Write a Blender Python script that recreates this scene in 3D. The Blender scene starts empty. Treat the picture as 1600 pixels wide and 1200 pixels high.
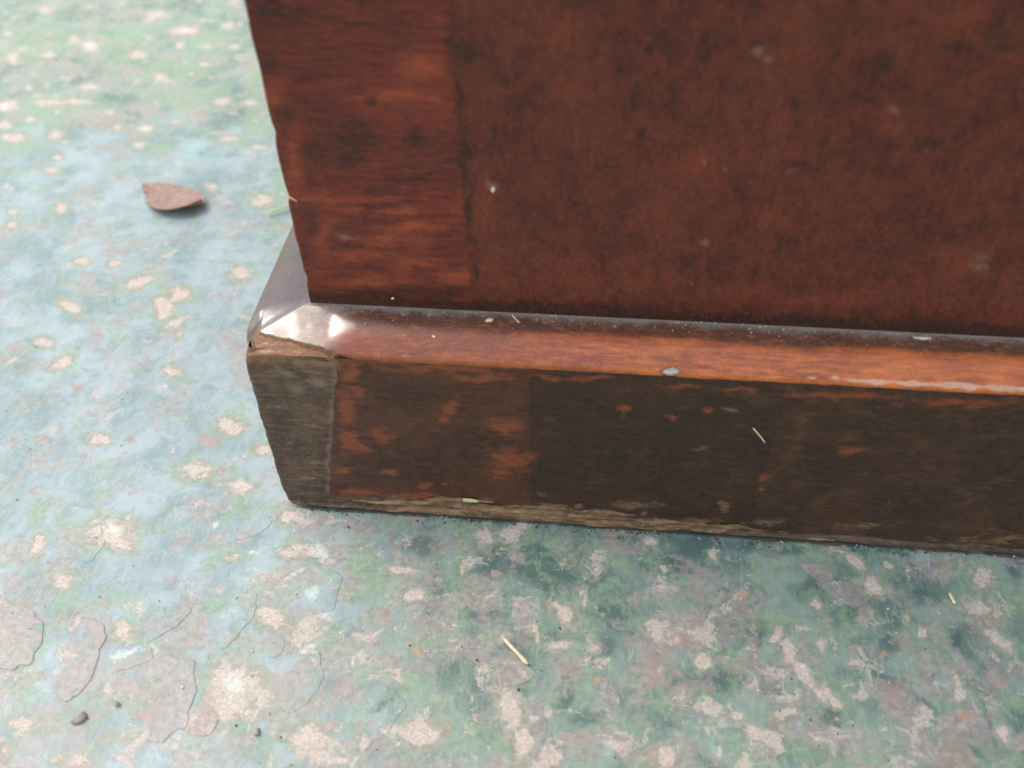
import bpy, math, random
import numpy as np
from mathutils import Matrix, Vector

S = 0.001                       # all sizes below are written in millimetres
scene = bpy.context.scene
COL = scene.collection

# ------------------------------------------------------------------ camera
cam_data = bpy.data.cameras.new("camera")
cam = bpy.data.objects.new("camera", cam_data)
COL.objects.link(cam)
scene.camera = cam
cam_data.sensor_width = 36.0
cam_data.lens = 36.0 * 1520.272 / 1600.0
cam_data.clip_start = 0.01
cam_data.clip_end = 50.0
cr = Vector((0.99456547, 0.1016555, -0.02248756))
cu = Vector((-0.05580447, 0.70284665, 0.7091491))
cf = Vector((-0.08789421, 0.7040403, -0.70469984))
m = Matrix((cr, cu, -cf)).transposed().to_4x4()
m.translation = Vector((86.4964, -163.422, 217.2354)) * S
cam.matrix_world = m
cam_data.dof.use_dof = True
cam_data.dof.focus_distance = 0.262
cam_data.dof.aperture_fstop = 12.0

# ------------------------------------------------------------------ light
SUN_EL, SUN_AZ = 60.0, -72.0     # azimuth measured from +Y, negative = towards -X
world = bpy.data.worlds.new("World")
scene.world = world
world.use_nodes = True
wn = world.node_tree
bg = wn.nodes["Background"]
sky = wn.nodes.new("ShaderNodeTexSky")
sky.sky_type = 'NISHITA'
sky.sun_disc = False
sky.sun_elevation = math.radians(SUN_EL)
sky.sun_rotation = math.radians(SUN_AZ)
sky.air_density = 3.0
sky.dust_density = 2.0
sky.ozone_density = 1.0
bg.inputs[1].default_value = 0.15
wn.links.new(sky.outputs[0], bg.inputs[0])

sd = bpy.data.lights.new("sun", 'SUN')
sd.energy = 0.5
sd.angle = math.radians(18)
sd.color = (1.0, 0.96, 0.92)
sun = bpy.data.objects.new("sun", sd)
COL.objects.link(sun)
el, az = math.radians(SUN_EL), math.radians(SUN_AZ)
to_sun = Vector((math.sin(az) * math.cos(el), math.cos(az) * math.cos(el), math.sin(el)))
sun.rotation_euler = (-to_sun).to_track_quat('-Z', 'Y').to_euler()
sun.location = to_sun * 3

scene.view_settings.view_transform = 'Standard'
scene.view_settings.look = 'None'
scene.view_settings.exposure = 0.98
scene.view_settings.gamma = 1.0

# ------------------------------------------------------------------ helpers
rng = np.random.default_rng(7)
random.seed(7)

def tag(o, label=None, cat=None, group=None, kind=None):
    for k, v in (("label", label), ("category", cat), ("group", group), ("kind", kind)):
        if v:
            o[k] = v
    return o

def link(name, me, mats, parent=None):
    o = bpy.data.objects.new(name, me)
    COL.objects.link(o)
    for mt in (mats if isinstance(mats, (list, tuple)) else [mats]):
        me.materials.append(mt)
    if parent:
        o.parent = parent
    return o

def hash2(ix, iy, seed):
    h = (ix.astype(np.int64) * 374761393 + iy.astype(np.int64) * 668265263 + seed * 1442695041) & 0xffffffff
    h = ((h ^ (h >> 13)) * 1274126177) & 0xffffffff
    h = (h ^ (h >> 16)) & 0xffffffff
    return h / 4294967295.0

def vnoise(x, y, seed=0):
    x = np.asarray(x, float); y = np.asarray(y, float)
    ix, iy = np.floor(x), np.floor(y)
    fx, fy = x - ix, y - iy
    fx = fx * fx * (3 - 2 * fx); fy = fy * fy * (3 - 2 * fy)
    a = hash2(ix, iy, seed); b = hash2(ix + 1, iy, seed)
    c = hash2(ix, iy + 1, seed); d = hash2(ix + 1, iy + 1, seed)
    return (a + (b - a) * fx) * (1 - fy) + (c + (d - c) * fx) * fy

def fbm(x, y, seed=0, oct=4):
    v, a, t = 0, 0.5, 0
    for i in range(oct):
        v = v + a * vnoise(np.asarray(x) * 2 ** i, np.asarray(y) * 2 ** i, seed + i * 17); t += a; a *= 0.5
    return v / t

def spots(U, V, lst):
    """field that is 1 in the middle of the nearest spot, 0 at its edge, negative outside (clamped)"""
    f = np.full(U.shape, -1.0)
    wu = U + (fbm(U / 4.0, V / 4.0, 5) - .5) * 3.0
    wv = V + (fbm(U / 4.0, V / 4.0, 9) - .5) * 3.0
    for cx, cy, a, b, c, d in lst:
        du, dv = wu - cx, wv - cy
        q = np.sqrt((a * du + b * dv) ** 2 + (c * du + d * dv) ** 2)
        f = np.maximum(f, 1 - q)
    return f

def grid_mesh(name, X, Y, Z, fields=None, smooth=True, flip=False):
    """X,Y,Z arrays of shape (n,m) in millimetres -> quad sheet with float attributes"""
    n, k = X.shape
    co = np.stack([X, Y, Z], -1).reshape(-1, 3) * S
    i = np.arange(n * k).reshape(n, k)
    q = np.stack([i[:-1, :-1], i[1:, :-1], i[1:, 1:], i[:-1, 1:]], -1).reshape(-1, 4)
    d1 = co[q[:, 2]] - co[q[:, 0]]; d2 = co[q[:, 3]] - co[q[:, 1]]
    q = q[np.linalg.norm(np.cross(d1, d2), axis=1) > 1e-12]      # zero-area joins part the rims from the faces
    if flip:
        q = q[:, ::-1]
    me = bpy.data.meshes.new(name)
    me.vertices.add(len(co)); me.vertices.foreach_set("co", co.ravel())
    me.loops.add(q.size); me.loops.foreach_set("vertex_index", q.ravel().astype(np.int32))
    me.polygons.add(len(q))
    me.polygons.foreach_set("loop_start", (np.arange(len(q)) * 4).astype(np.int32))
    me.polygons.foreach_set("loop_total", np.full(len(q), 4, np.int32))
    me.polygons.foreach_set("use_smooth", np.full(len(q), smooth))
    me.update(calc_edges=True)
    for key, f in (fields or {}).items():
        at = me.attributes.new(key, 'FLOAT', 'POINT')
        at.data.foreach_set("value", np.asarray(f, float).reshape(-1).astype(np.float32))
    return me

def sheet_block(name, us, zlo, zhi, nz, yfront, thick, mats, parent, fieldfn=None, plane='xz'):
    """a veneer / board: front sheet with relief, closed by its sides and back.
    us: stations along the face, zlo/zhi functions of u, yfront(u,z) = front position"""
    us = np.asarray(us, float)
    lo, hi = zlo(us), zhi(us)
    t = nz if hasattr(nz, '__len__') else np.linspace(0, 1, nz)
    t = np.asarray(t)
    U = np.repeat(us[:, None], len(t), 1)
    Z = lo[:, None] + (hi - lo)[:, None] * t[None, :]
    Y = yfront(U, Z)
    # rim ring: wrap the sheet round the edges and back by `thick`
    pad = lambda A, m: np.pad(A, 1, mode='edge')
    U2, Z2, Y2 = np.pad(U, 2, mode='edge'), np.pad(Z, 2, mode='edge'), np.pad(Y, 2, mode='edge')
    r = 0.25
    n, k = U2.shape
    for a in (0, 1):
        back = thick if a == 0 else r * 0.6
        Y2[a, :] += back; Y2[n - 1 - a, :] += back
        Y2[a, :] = np.minimum(Y2[a, :], Y2[a, :]);
        if a == 0:
            Y2[:, 0] = np.maximum(Y2[:, 0], Y[..., 0].mean() + thick) if False else Y2[:, 0] + thick
            Y2[:, k - 1] += thick
        else:
            Y2[:, 1] += back; Y2[:, k - 2] += back
    X, Yv, Zv = (U2, Y2, Z2)
    F = fieldfn(U2, Z2) if fieldfn else None
    me = grid_mesh(name, X, Yv, Zv, F, smooth=False, flip=False)
    return link(name, me, mats, parent)

class NT:
    """tiny helper to write node materials"""
    def __init__(self, name):
        self.m = bpy.data.materials.new(name); self.m.use_nodes = True
        self.t = self.m.node_tree; self.b = self.t.nodes["Principled BSDF"]
        self.tc = self.t.nodes.new("ShaderNodeTexCoord")
        self.mm = self.scale((1000, 1000, 1000))
    def L(self, a, b):
        self.t.links.new(a, b)
    def put(self, sock, v):
        if hasattr(v, 'is_linked') or isinstance(v, bpy.types.NodeSocket):
            self.L(v, sock)
        elif isinstance(v, tuple) and len(v) == 3 and sock.type == 'RGBA':
            sock.default_value = (*v, 1)
        else:
            sock.default_value = v
    def scale(self, s, src=None, rot=(0, 0, 0), loc=(0, 0, 0)):
        n = self.t.nodes.new("ShaderNodeMapping")
        self.L(src or self.tc.outputs["Object"], n.inputs[0])
        n.inputs["Scale"].default_value = s; n.inputs["Rotation"].default_value = rot
        n.inputs["Location"].default_value = loc
        return n.outputs[0]
    def noise(self, sc, detail=4, rough=.55, src=None, dist=0.0):
        n = self.t.nodes.new("ShaderNodeTexNoise")
        n.inputs["Scale"].default_value = sc; n.inputs["Detail"].default_value = detail
        n.inputs["Roughness"].default_value = rough; n.inputs["Distortion"].default_value = dist
        self.L(src or self.mm, n.inputs["Vector"])
        return n.outputs["Fac"]
    def voro(self, sc, src=None, feature='F1', rand=1.0):
        n = self.t.nodes.new("ShaderNodeTexVoronoi"); n.feature = feature
        n.inputs["Scale"].default_value = sc; n.inputs["Randomness"].default_value = rand
        self.L(src or self.mm, n.inputs["Vector"])
        return n.outputs["Distance"]
    def attr(self, name):
        n = self.t.nodes.new("ShaderNodeAttribute"); n.attribute_name = name
        return n.outputs["Fac"]
    def math(self, op, a, b=0.0, c=None):
        n = self.t.nodes.new("ShaderNodeMath"); n.operation = op
        self.put(n.inputs[0], a); self.put(n.inputs[1], b)
        if c is not None: self.put(n.inputs[2], c)
        return n.outputs[0]
    def ss(self, v, lo, hi, a=0.0, b=1.0):
        n = self.t.nodes.new("ShaderNodeMapRange"); n.interpolation_type = 'SMOOTHSTEP'
        self.put(n.inputs[0], v)
        for i, x in enumerate((lo, hi, a, b)): n.inputs[i + 1].default_value = x
        return n.outputs[0]
    def mix(self, f, a, b, mode='MIX'):
        n = self.t.nodes.new("ShaderNodeMix"); n.data_type = 'RGBA'; n.blend_type = mode
        self.put(n.inputs[0], f); self.put(n.inputs[6], a); self.put(n.inputs[7], b)
        return n.outputs[2]
    def mixf(self, f, a, b):
        n = self.t.nodes.new("ShaderNodeMix"); n.data_type = 'FLOAT'
        self.put(n.inputs[0], f); self.put(n.inputs[2], a); self.put(n.inputs[3], b)
        return n.outputs[0]
    def bump(self, h, dist, strength=1.0, normal=None):
        n = self.t.nodes.new("ShaderNodeBump")
        n.inputs["Strength"].default_value = strength; n.inputs["Distance"].default_value = dist
        self.L(h, n.inputs["Height"])
        if normal: self.L(normal, n.inputs["Normal"])
        return n.outputs[0]
    def spotmask(self, name, n, k=1.0, soft=.12, bias=0.1):
        """attribute field + noise, thresholded to a ragged-edged patch"""
        v = self.math('ADD', self.attr(name), self.math('MULTIPLY', self.math('SUBTRACT', n, .5), k))
        return self.ss(v, bias - soft, bias + soft)
    def out(self, col=None, rough=None, normal=None, **kw):
        if col is not None: self.put(self.b.inputs["Base Color"], col)
        if rough is not None: self.put(self.b.inputs["Roughness"], rough)
        if normal is not None: self.L(normal, self.b.inputs["Normal"])
        for k, v in kw.items():
            self.put(self.b.inputs[k.replace('_', ' ')], v)
        return self.m

GROUND_SPOTS = {
  'pink': [[-223.2,285.9,0.3632,0.1785,0.0148,-0.2752],[-216.3,314.2,0.2338,0.108,0.0108,-0.2123],[-193.7,319.3,0.4013,0.1709,0.0159,-0.3158],[-153.8,312.0,0.115,0.0429,0.0112,-0.2169],[-133.0,294.3,0.1059,0.0372,0.0092,-0.1718],[-112.2,300.6,0.2962,0.0941,0.0102,-0.1939],[-173.9,274.3,0.1767,0.0751,0.0061,-0.1108],[-185.3,282.2,0.2959,0.1294,0.0153,-0.2809],[-191.7,264.4,0.2521,0.1158,0.0138,-0.246],[-207.9,260.1,0.3025,0.1475,0.0084,-0.1488],[-146.8,266.9,0.1703,0.066,0.0139,-0.2471],[-129.7,278.2,0.3795,0.1348,0.0132,-0.2402],[-101.8,278.3,0.3066,0.0959,0.02,-0.3628],[-188.6,214.4,0.1627,0.0802,0.0105,-0.1721],[-170.6,218.4,0.1086,0.0499,0.0173,-0.2848],[-157.7,220.3,0.1306,0.057,0.0207,-0.3409],[-182.0,197.8,0.239,0.1184,0.0143,-0.2274],[-171.8,203.4,0.2562,0.1212,0.0223,-0.3584],[-157.8,233.5,0.2135,0.0911,0.0162,-0.2726],[-178.7,234.7,0.5285,0.2432,0.016,-0.27],[-186.5,231.8,0.4535,0.2155,0.0242,-0.4077],[-172.5,187.6,0.1551,0.0756,0.0151,-0.2359],[-155.2,191.4,0.3106,0.141,0.017,-0.2677],[-148.2,185.5,0.3459,0.1544,0.0411,-0.6384],[-116.7,199.2,0.2286,0.0872,0.0146,-0.231],[-115.4,186.0,0.3185,0.1235,0.0208,-0.3219],[-129.6,198.4,0.427,0.1725,0.0194,-0.3076],[-105.3,205.4,0.3412,0.122,0.0284,-0.4543],[-91.0,224.4,0.2222,0.0717,0.0174,-0.286],[-76.5,192.7,0.1762,0.0555,0.0245,-0.3825],[-145.1,173.4,0.4414,0.1988,0.0262,-0.3994],[-144.2,164.1,0.2562,0.117,0.0275,-0.4126],[-138.8,211.7,0.3334,0.1369,0.0272,-0.4405],[-110.1,259.1,0.3928,0.1316,0.0219,-0.3833],[-127.4,245.2,0.2654,0.0982,0.0116,-0.1989],[-77.4,224.1,0.2794,0.0839,0.021,-0.345],[-62.1,186.9,0.2982,0.0873,0.0254,-0.3918],[-73.2,157.0,0.3121,0.103,0.0294,-0.4334],[-113.1,249.2,0.5306,0.1831,0.0305,-0.5261],[-145.9,134.1,0.4189,0.2038,0.0228,-0.3279],[-142.8,125.7,0.3482,0.1701,0.0278,-0.3951],[-128.9,137.4,0.3434,0.1547,0.0158,-0.2281],[-105.4,105.0,0.3373,0.1457,0.0271,-0.3717],[-80.1,94.9,0.1377,0.0878,0.162,-0.2017],[-65.9,82.4,0.2395,0.0881,0.0121,-0.1609],[-62.5,89.0,0.2132,0.0757,0.0192,-0.2566],[-59.4,73.8,0.2028,0.1259,0.2153,-0.2858],[-55.6,68.5,0.5573,0.1984,0.0297,-0.3856],[-92.3,104.4,0.4078,0.1654,0.0383,-0.5243],[-98.5,79.3,0.173,0.0084,-0.2161,-0.3831],[-99.4,60.9,0.2949,0.1361,0.0242,-0.3126],[-89.2,52.3,0.1815,0.146,0.2384,-0.2331],[-51.3,51.3,0.3308,0.1191,0.0291,-0.3701],[-63.3,20.3,0.2735,0.1144,0.0347,-0.4244],[-24.8,28.8,0.2246,0.0708,0.0253,-0.3116],[-29.7,10.4,0.1977,0.0677,0.0242,-0.2911],[-14.7,5.6,0.2553,0.116,0.0899,-0.2758],[-12.4,20.6,0.2818,0.0818,0.0402,-0.4889],[-49.6,148.7,0.192,0.0558,0.0129,-0.1877],[-43.5,103.1,0.2327,0.071,0.0164,-0.2239],[-46.2,-13.0,0.1417,0.058,0.0162,-0.1896],[-41.3,-17.0,0.2727,0.1092,0.04,-0.4656],[-64.4,-18.9,0.4736,0.0709,-0.0736,-0.2614],[-52.8,-29.4,0.3103,0.139,0.0287,-0.3296],[-14.9,6.3,0.2381,0.0733,0.039,-0.4656],[1.1,-3.4,0.4169,0.1139,0.0269,-0.3173],[-8.2,-18.4,0.3108,0.0964,0.0515,-0.5973],[6.3,-16.1,0.2246,0.0602,0.0315,-0.3661],[12.1,-14.5,0.5614,0.141,0.034,-0.3946],[6.6,-35.9,0.1325,-0.0172,-0.1299,-0.3449],[-30.9,-43.0,0.2938,0.1177,0.0368,-0.4154],[2.9,-56.7,0.1303,0.0408,0.012,-0.1327],[-44.1,-69.2,0.2086,0.0995,0.0569,-0.6246],[-28.3,-76.3,0.2488,0.1085,0.0506,-0.5497],[-45.4,-76.3,0.5319,0.2621,0.04,-0.4348],[23.2,-64.6,0.2955,0.0757,0.0446,-0.4885],[8.4,-13.8,0.2236,0.0583,0.0311,-0.362],[36.2,-18.6,0.206,0.0385,0.0473,-0.5454],[57.5,-5.3,0.2824,0.0349,0.022,-0.2569],[65.4,-4.6,0.2362,0.0241,0.0304,-0.356],[67.2,-1.6,0.2815,0.0272,0.0389,-0.4561],[41.5,-25.8,0.2458,0.0433,0.0448,-0.512],[79.9,-37.3,0.2237,0.0155,0.0712,-0.7993],[74.5,-33.7,0.8818,0.0744,0.0269,-0.3033],[65.7,-35.3,0.6848,0.0755,0.0405,-0.4569],[81.8,-29.3,0.39,0.231,0.1737,-0.2221],[78.3,-25.8,0.3898,-0.0921,-0.2733,-0.8445],[85.6,-23.3,0.8387,0.1715,0.0624,-0.2104],[22.8,-66.2,0.1866,0.0482,0.0451,-0.4933],[49.7,-63.7,0.1742,0.0298,0.0267,-0.2923],[32.4,-71.4,0.2674,0.0619,0.0683,-0.7411],[69.8,-55.6,0.3279,0.0343,0.0156,-0.1721],[73.6,-63.1,0.3739,0.0356,0.0213,-0.2325],[95.6,-61.8,0.2697,-0.1645,-0.3421,-0.5468],[102.8,-3.5,0.4828,0.001,0.0504,-0.5874],[116.1,-38.0,0.4026,-0.0148,0.0395,-0.4419],[119.3,-6.3,0.7378,-0.0312,0.0519,-0.6019],[152.2,-2.0,0.2482,-0.1332,-0.4063,-0.6451],[156.8,-5.1,0.2384,-0.1955,-0.4657,-0.3821],[160.6,-12.8,0.2536,-0.154,-0.1804,-0.2629],[189.1,-7.4,0.3105,-0.0715,0.0219,-0.2521],[186.0,-17.3,0.1758,-0.1049,-0.1262,-0.2338],[188.5,-26.2,0.1533,-0.1772,-0.362,-0.1843],[167.2,-22.7,1.0652,-0.1903,0.0599,-0.6782],[170.6,-26.0,0.7189,-0.1367,0.0492,-0.5543],[134.6,-29.8,0.5311,-0.0472,0.0447,-0.5036],[137.3,-34.3,0.4544,0.1041,0.1122,-0.2322],[139.7,-39.3,0.1754,-0.2174,-0.4242,-0.2331],[144.6,-43.9,0.2136,-0.2028,-0.3956,-0.3369],[146.7,-46.3,0.7512,-0.0973,0.0507,-0.5601],[145.0,-31.5,0.7047,0.2101,0.1592,-0.2716],[134.3,-50.0,0.2823,-0.0264,0.0568,-0.6251],[123.1,-51.5,0.6134,-0.0365,0.0633,-0.6958],[126.5,-55.9,0.2219,-0.1675,-0.3418,-0.4348],[106.6,-63.1,0.2878,-0.0027,0.0306,-0.3329],[118.9,-61.2,0.9906,-0.0478,0.0435,-0.4739],[176.0,-38.6,0.7695,0.0873,0.1408,-0.306],[176.0,-41.9,0.487,-0.1047,0.0614,-0.6792],[184.3,-49.9,0.8799,-0.2159,0.0393,-0.4306],[165.7,-6.4,0.7174,0.6267,0.412,-0.3299],[145.1,-20.0,0.6935,-0.0803,0.0514,-0.5857]],
  'mauve': [[-171.8,249.0,0.1416,0.0621,0.0075,-0.1295],[-131.3,124.4,0.3217,0.1502,0.0338,-0.4784],[-106.7,57.2,0.222,0.1071,0.0615,-0.7918],[-83.3,65.4,0.4707,0.077,-0.0921,-0.2528],[-79.5,41.1,0.3106,0.1355,0.0249,-0.3129],[-80.7,18.1,0.3767,0.1749,0.0392,-0.4783],[-54.2,20.3,0.45,0.1779,0.0449,-0.5482],[-89.7,16.9,0.3256,0.1591,0.0449,-0.5475],[-74.0,-0.5,0.4276,0.2008,0.0321,-0.3823],[-53.6,34.7,0.6851,0.2605,0.0481,-0.598],[-29.6,21.8,0.2276,0.0757,0.0243,-0.2966],[-59.7,-43.7,0.1202,0.0586,0.0112,-0.1269],[-14.8,-52.3,0.1525,0.0553,0.0152,-0.1693],[-13.2,-63.1,0.1312,0.0486,0.031,-0.3413],[-2.0,-65.8,0.2461,0.0831,0.0319,-0.3495],[-38.3,-57.0,0.2199,-0.0478,-0.0727,-0.1503],[-25.0,-57.5,0.1706,0.0683,0.0242,-0.268],[-1.5,-60.4,0.3939,0.13,0.0197,-0.2175],[12.0,-55.0,0.5224,0.1478,0.0383,-0.4249],[-11.3,-38.5,0.4905,0.1656,0.0336,-0.3804],[-11.9,-44.1,0.2489,0.0859,0.0543,-0.6107],[-46.7,-56.9,0.3017,0.1409,0.0744,-0.8279],[-2.1,-72.4,0.1631,0.0563,0.0463,-0.504],[7.6,-69.2,0.2326,0.0721,0.0329,-0.3591],[-53.3,-5.8,0.6581,0.2769,0.0615,-0.7276],[-45.0,1.9,0.5195,0.2028,0.0442,-0.5272],[-42.0,-8.2,0.6668,0.262,0.0755,-0.8895],[-87.7,138.1,0.4806,0.1779,0.0402,-0.5773],[-122.4,215.5,0.1112,0.0423,0.0077,-0.1249],[-182.5,254.9,0.1538,0.0694,0.0087,-0.1522],[-139.5,206.0,0.0747,0.0311,0.007,-0.1122],[-145.2,250.6,0.1256,0.0496,0.009,-0.1558],[-97.1,211.4,0.1696,0.0577,0.0111,-0.1786],[17.9,-16.1,0.2358,0.0558,0.023,-0.2662],[35.8,-13.5,0.4063,0.0754,0.0242,-0.2808],[31.8,-8.1,0.7993,0.1549,0.036,-0.4207],[67.0,-11.9,0.4131,0.0413,0.032,-0.3704],[53.3,-26.1,0.2707,0.0386,0.0348,-0.3973],[56.7,-38.0,0.4406,0.0607,0.041,-0.4613],[50.2,-38.5,1.2301,0.1929,0.0307,-0.3457],[36.7,-33.3,0.7503,0.1454,0.0313,-0.3549],[34.2,-40.0,0.6104,0.1251,0.0245,-0.2761],[39.2,-44.9,0.2824,0.0544,0.0566,-0.6333],[30.8,-54.2,0.1865,0.0418,0.0271,-0.2995],[24.2,-56.4,0.7058,0.1738,0.0219,-0.2419],[28.3,-63.4,0.6503,0.1553,0.0641,-0.7026],[69.5,-44.8,0.1924,0.0197,0.0237,-0.2639],[64.5,-49.5,0.5831,0.0692,0.0298,-0.3306],[62.5,-18.4,0.5868,0.0669,0.0618,-0.7109],[71.1,-28.9,0.3198,0.0297,0.0292,-0.3315],[69.2,-26.2,0.4302,0.0419,0.0458,-0.5218],[111.7,-30.4,0.1365,-0.0032,0.0106,-0.1191],[103.7,-42.5,0.3235,-0.0001,0.0188,-0.2092],[121.8,-18.7,0.4079,-0.0206,0.0645,-0.7375],[126.7,-17.7,0.4363,-0.0914,-0.0365,-0.2942],[145.7,-8.1,0.302,-0.0343,0.0329,-0.3798],[178.8,-6.3,0.2251,0.0215,0.1792,-0.3647],[160.6,-45.7,0.1238,-0.1139,-0.1728,-0.1592],[163.7,-52.5,0.1576,-0.1615,-0.2056,-0.1667],[176.2,-47.5,0.2479,-0.0544,0.0262,-0.2876],[172.2,-49.4,0.3868,-0.0806,0.0485,-0.5323],[186.0,-36.8,0.1831,-0.2161,-0.4031,-0.2155],[165.6,-57.7,0.1724,-0.0895,-0.1325,-0.416],[144.7,-55.1,0.2426,-0.1542,-0.2463,-0.4319],[153.9,-31.1,0.4056,-0.0587,0.0629,-0.7063],[156.8,-21.8,0.5272,-0.0786,0.0263,-0.2979],[93.0,-48.6,0.4085,0.0131,0.0209,-0.2319],[86.7,-60.4,0.3371,0.0179,0.0422,-0.4611],[186.4,-52.8,0.5084,-0.1291,0.0251,-0.2744]],
  'green': [[-201.2,274.2,0.0425,0.0198,0.002,-0.0358],[-164.9,283.3,0.0496,0.0201,0.0015,-0.0281],[-122.6,258.3,0.0348,0.0124,0.0029,-0.051],[-158.1,207.7,0.037,0.0165,0.005,-0.0807],[-105.8,228.2,0.0366,0.0126,0.0041,-0.0675],[-115.8,285.9,0.0604,0.0199,0.0019,-0.0354],[-107.5,184.0,0.0705,0.0265,0.0105,-0.1625],[-166.0,180.2,0.0577,0.0278,0.009,-0.1385],[-79.4,235.8,0.1645,0.049,0.0011,-0.0185],[-45.9,163.5,0.2678,0.0738,0.0036,-0.0534],[-69.4,-8.3,0.2912,0.136,0.0143,-0.1686],[-53.8,-0.0,0.173,0.0719,0.0396,-0.471],[-34.6,-5.3,0.3326,0.1231,0.0266,-0.3143],[-47.6,-28.0,0.2792,0.1203,0.0428,-0.492],[-47.9,-61.3,0.1356,0.0647,0.0268,-0.2971],[-36.5,-68.5,0.1571,0.0709,0.0237,-0.2604],[-18.5,-70.0,0.1599,0.0632,0.0292,-0.3193],[8.1,-44.1,0.202,0.0577,0.0496,-0.5565],[15.2,-63.7,0.2578,0.0723,0.0143,-0.1571],[21.0,-50.0,0.4443,0.1116,0.0372,-0.4147],[-35.6,-48.0,0.4947,0.2081,0.0617,-0.6925],[24.8,-15.5,0.1724,0.0639,0.024,-0.0777],[33.1,-21.9,0.2074,0.041,0.0197,-0.2267],[24.6,-26.7,0.2338,0.0524,0.0202,-0.2315],[50.9,-9.0,0.4733,0.0674,0.0073,-0.0855],[53.1,-16.2,0.483,0.0672,0.0163,-0.1881],[24.1,-42.7,0.2035,0.0481,0.0099,-0.1115],[14.0,-41.8,0.2016,0.0536,0.0306,-0.3444],[48.3,-68.5,0.2236,0.0399,0.0507,-0.5514],[53.7,-55.4,0.2158,0.0333,0.0309,-0.3403],[62.3,-37.5,0.3093,0.0375,0.0246,-0.2769],[87.8,-35.2,0.4471,0.0206,0.008,-0.0896],[86.6,-43.2,0.5335,0.027,0.0174,-0.1939],[89.9,-6.8,0.1704,0.0063,0.0185,-0.2158],[95.2,-11.5,0.2454,0.0056,0.0264,-0.3053],[77.8,-6.7,0.2612,0.0181,0.0225,-0.2619],[102.0,-20.9,0.5059,0.0022,0.0323,-0.3688],[136.4,-10.0,0.4639,-0.0412,0.0358,-0.4133],[136.6,-25.4,0.2101,-0.0196,0.0434,-0.4917],[146.6,-27.3,0.222,-0.1318,-0.163,-0.2572],[133.8,-47.3,0.2686,-0.0245,0.1113,-1.2293],[116.5,-48.1,0.3321,-0.013,0.0395,-0.4361],[171.1,-33.1,0.2644,-0.0517,0.0152,-0.17],[194.0,-16.6,0.2133,-0.0533,0.0146,-0.1665],[189.6,-43.1,0.4322,-0.1107,0.0217,-0.239],[158.4,-21.6,0.143,-0.0881,-0.2298,-0.3465],[148.2,-50.0,0.3898,0.0802,0.0721,-0.1562],[130.4,-12.5,0.6049,-0.0442,0.0145,-0.1671],[152.8,-4.5,0.1406,-0.0692,-0.27,-0.5087],[120.1,-51.0,0.5601,-0.0283,0.0566,-0.6229],[175.2,-23.8,0.4607,-0.093,0.0486,-0.5488],[186.3,-41.8,0.4907,-0.1204,0.0556,-0.615],[135.6,-58.9,0.2325,-0.0233,0.0506,-0.5512],[100.5,-31.3,0.4462,0.004,0.0404,-0.4562],[118.2,-25.2,0.518,-0.0214,0.0261,-0.2967]],
  'dark': [[-47.1,-39.1,0.4107,0.1823,0.0512,-0.5815],[43.1,-9.7,0.1665,0.0273,0.0183,-0.2135],[60.7,-10.3,0.2206,0.0257,0.0085,-0.0991],[73.3,-15.0,0.1172,0.0098,0.0164,-0.1891],[77.3,-18.7,0.2966,0.0217,0.0168,-0.1934],[47.2,-24.7,0.3281,0.0522,0.0112,-0.1277],[60.3,-28.4,0.1505,0.0186,0.0257,-0.2918],[78.4,-34.2,0.3444,0.0252,0.0443,-0.4991],[38.6,-57.6,0.2288,0.2473,0.5713,-0.4836],[66.4,-38.9,0.5191,0.0567,0.0712,-0.7999],[70.0,-49.8,0.2123,-0.0304,-0.2296,-1.1903],[66.3,-45.0,0.7925,0.0885,0.0372,-0.4146],[81.8,-15.7,0.4216,0.0253,0.0239,-0.2755],[98.5,-0.7,0.0956,0.0013,0.0282,-0.3298],[107.1,-10.5,0.1973,-0.0019,0.0176,-0.2038],[115.7,-3.5,0.1461,-0.0047,0.0226,-0.2629],[136.2,-2.8,0.0985,-0.0085,0.0342,-0.3975],[148.4,-12.9,0.1533,-0.0188,0.017,-0.1952],[153.6,-22.0,0.4512,-0.0633,0.0236,-0.268],[129.1,-29.7,0.4534,-0.0331,0.0122,-0.138],[120.6,-42.7,0.1093,-0.0055,0.0333,-0.3704],[131.1,-43.5,0.3311,-0.0272,0.018,-0.1998],[119.3,-35.9,0.2469,-0.0113,0.0423,-0.474],[158.7,-39.3,0.182,-0.1552,-0.2773,-0.2757],[165.4,-43.7,0.6564,0.3112,0.1089,-0.1436],[181.7,-48.6,0.9104,0.09,0.049,-0.1096],[171.6,-0.8,0.1004,-0.0181,0.0518,-0.6018],[199.1,-2.5,0.5138,-0.1305,0.0142,-0.1646],[145.3,-50.3,0.4884,-0.062,0.0143,-0.1577],[142.6,-59.8,0.1758,-0.0215,0.0439,-0.4773],[109.7,-50.3,0.3327,-0.0062,0.014,-0.154],[92.6,-36.6,0.6306,0.0202,0.0167,-0.1871],[93.8,-23.5,0.2339,0.0064,0.0229,-0.2607],[172.3,-14.7,0.3134,-0.0592,0.0325,-0.3715],[179.2,-27.1,0.6531,-0.1404,0.0208,-0.2336],[161.7,-30.4,0.4071,-0.0679,0.0252,-0.2827],[82.3,-49.5,0.4064,0.0263,0.0181,-0.2008],[88.7,-55.5,0.2217,0.0102,0.0475,-0.5225]],
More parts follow.
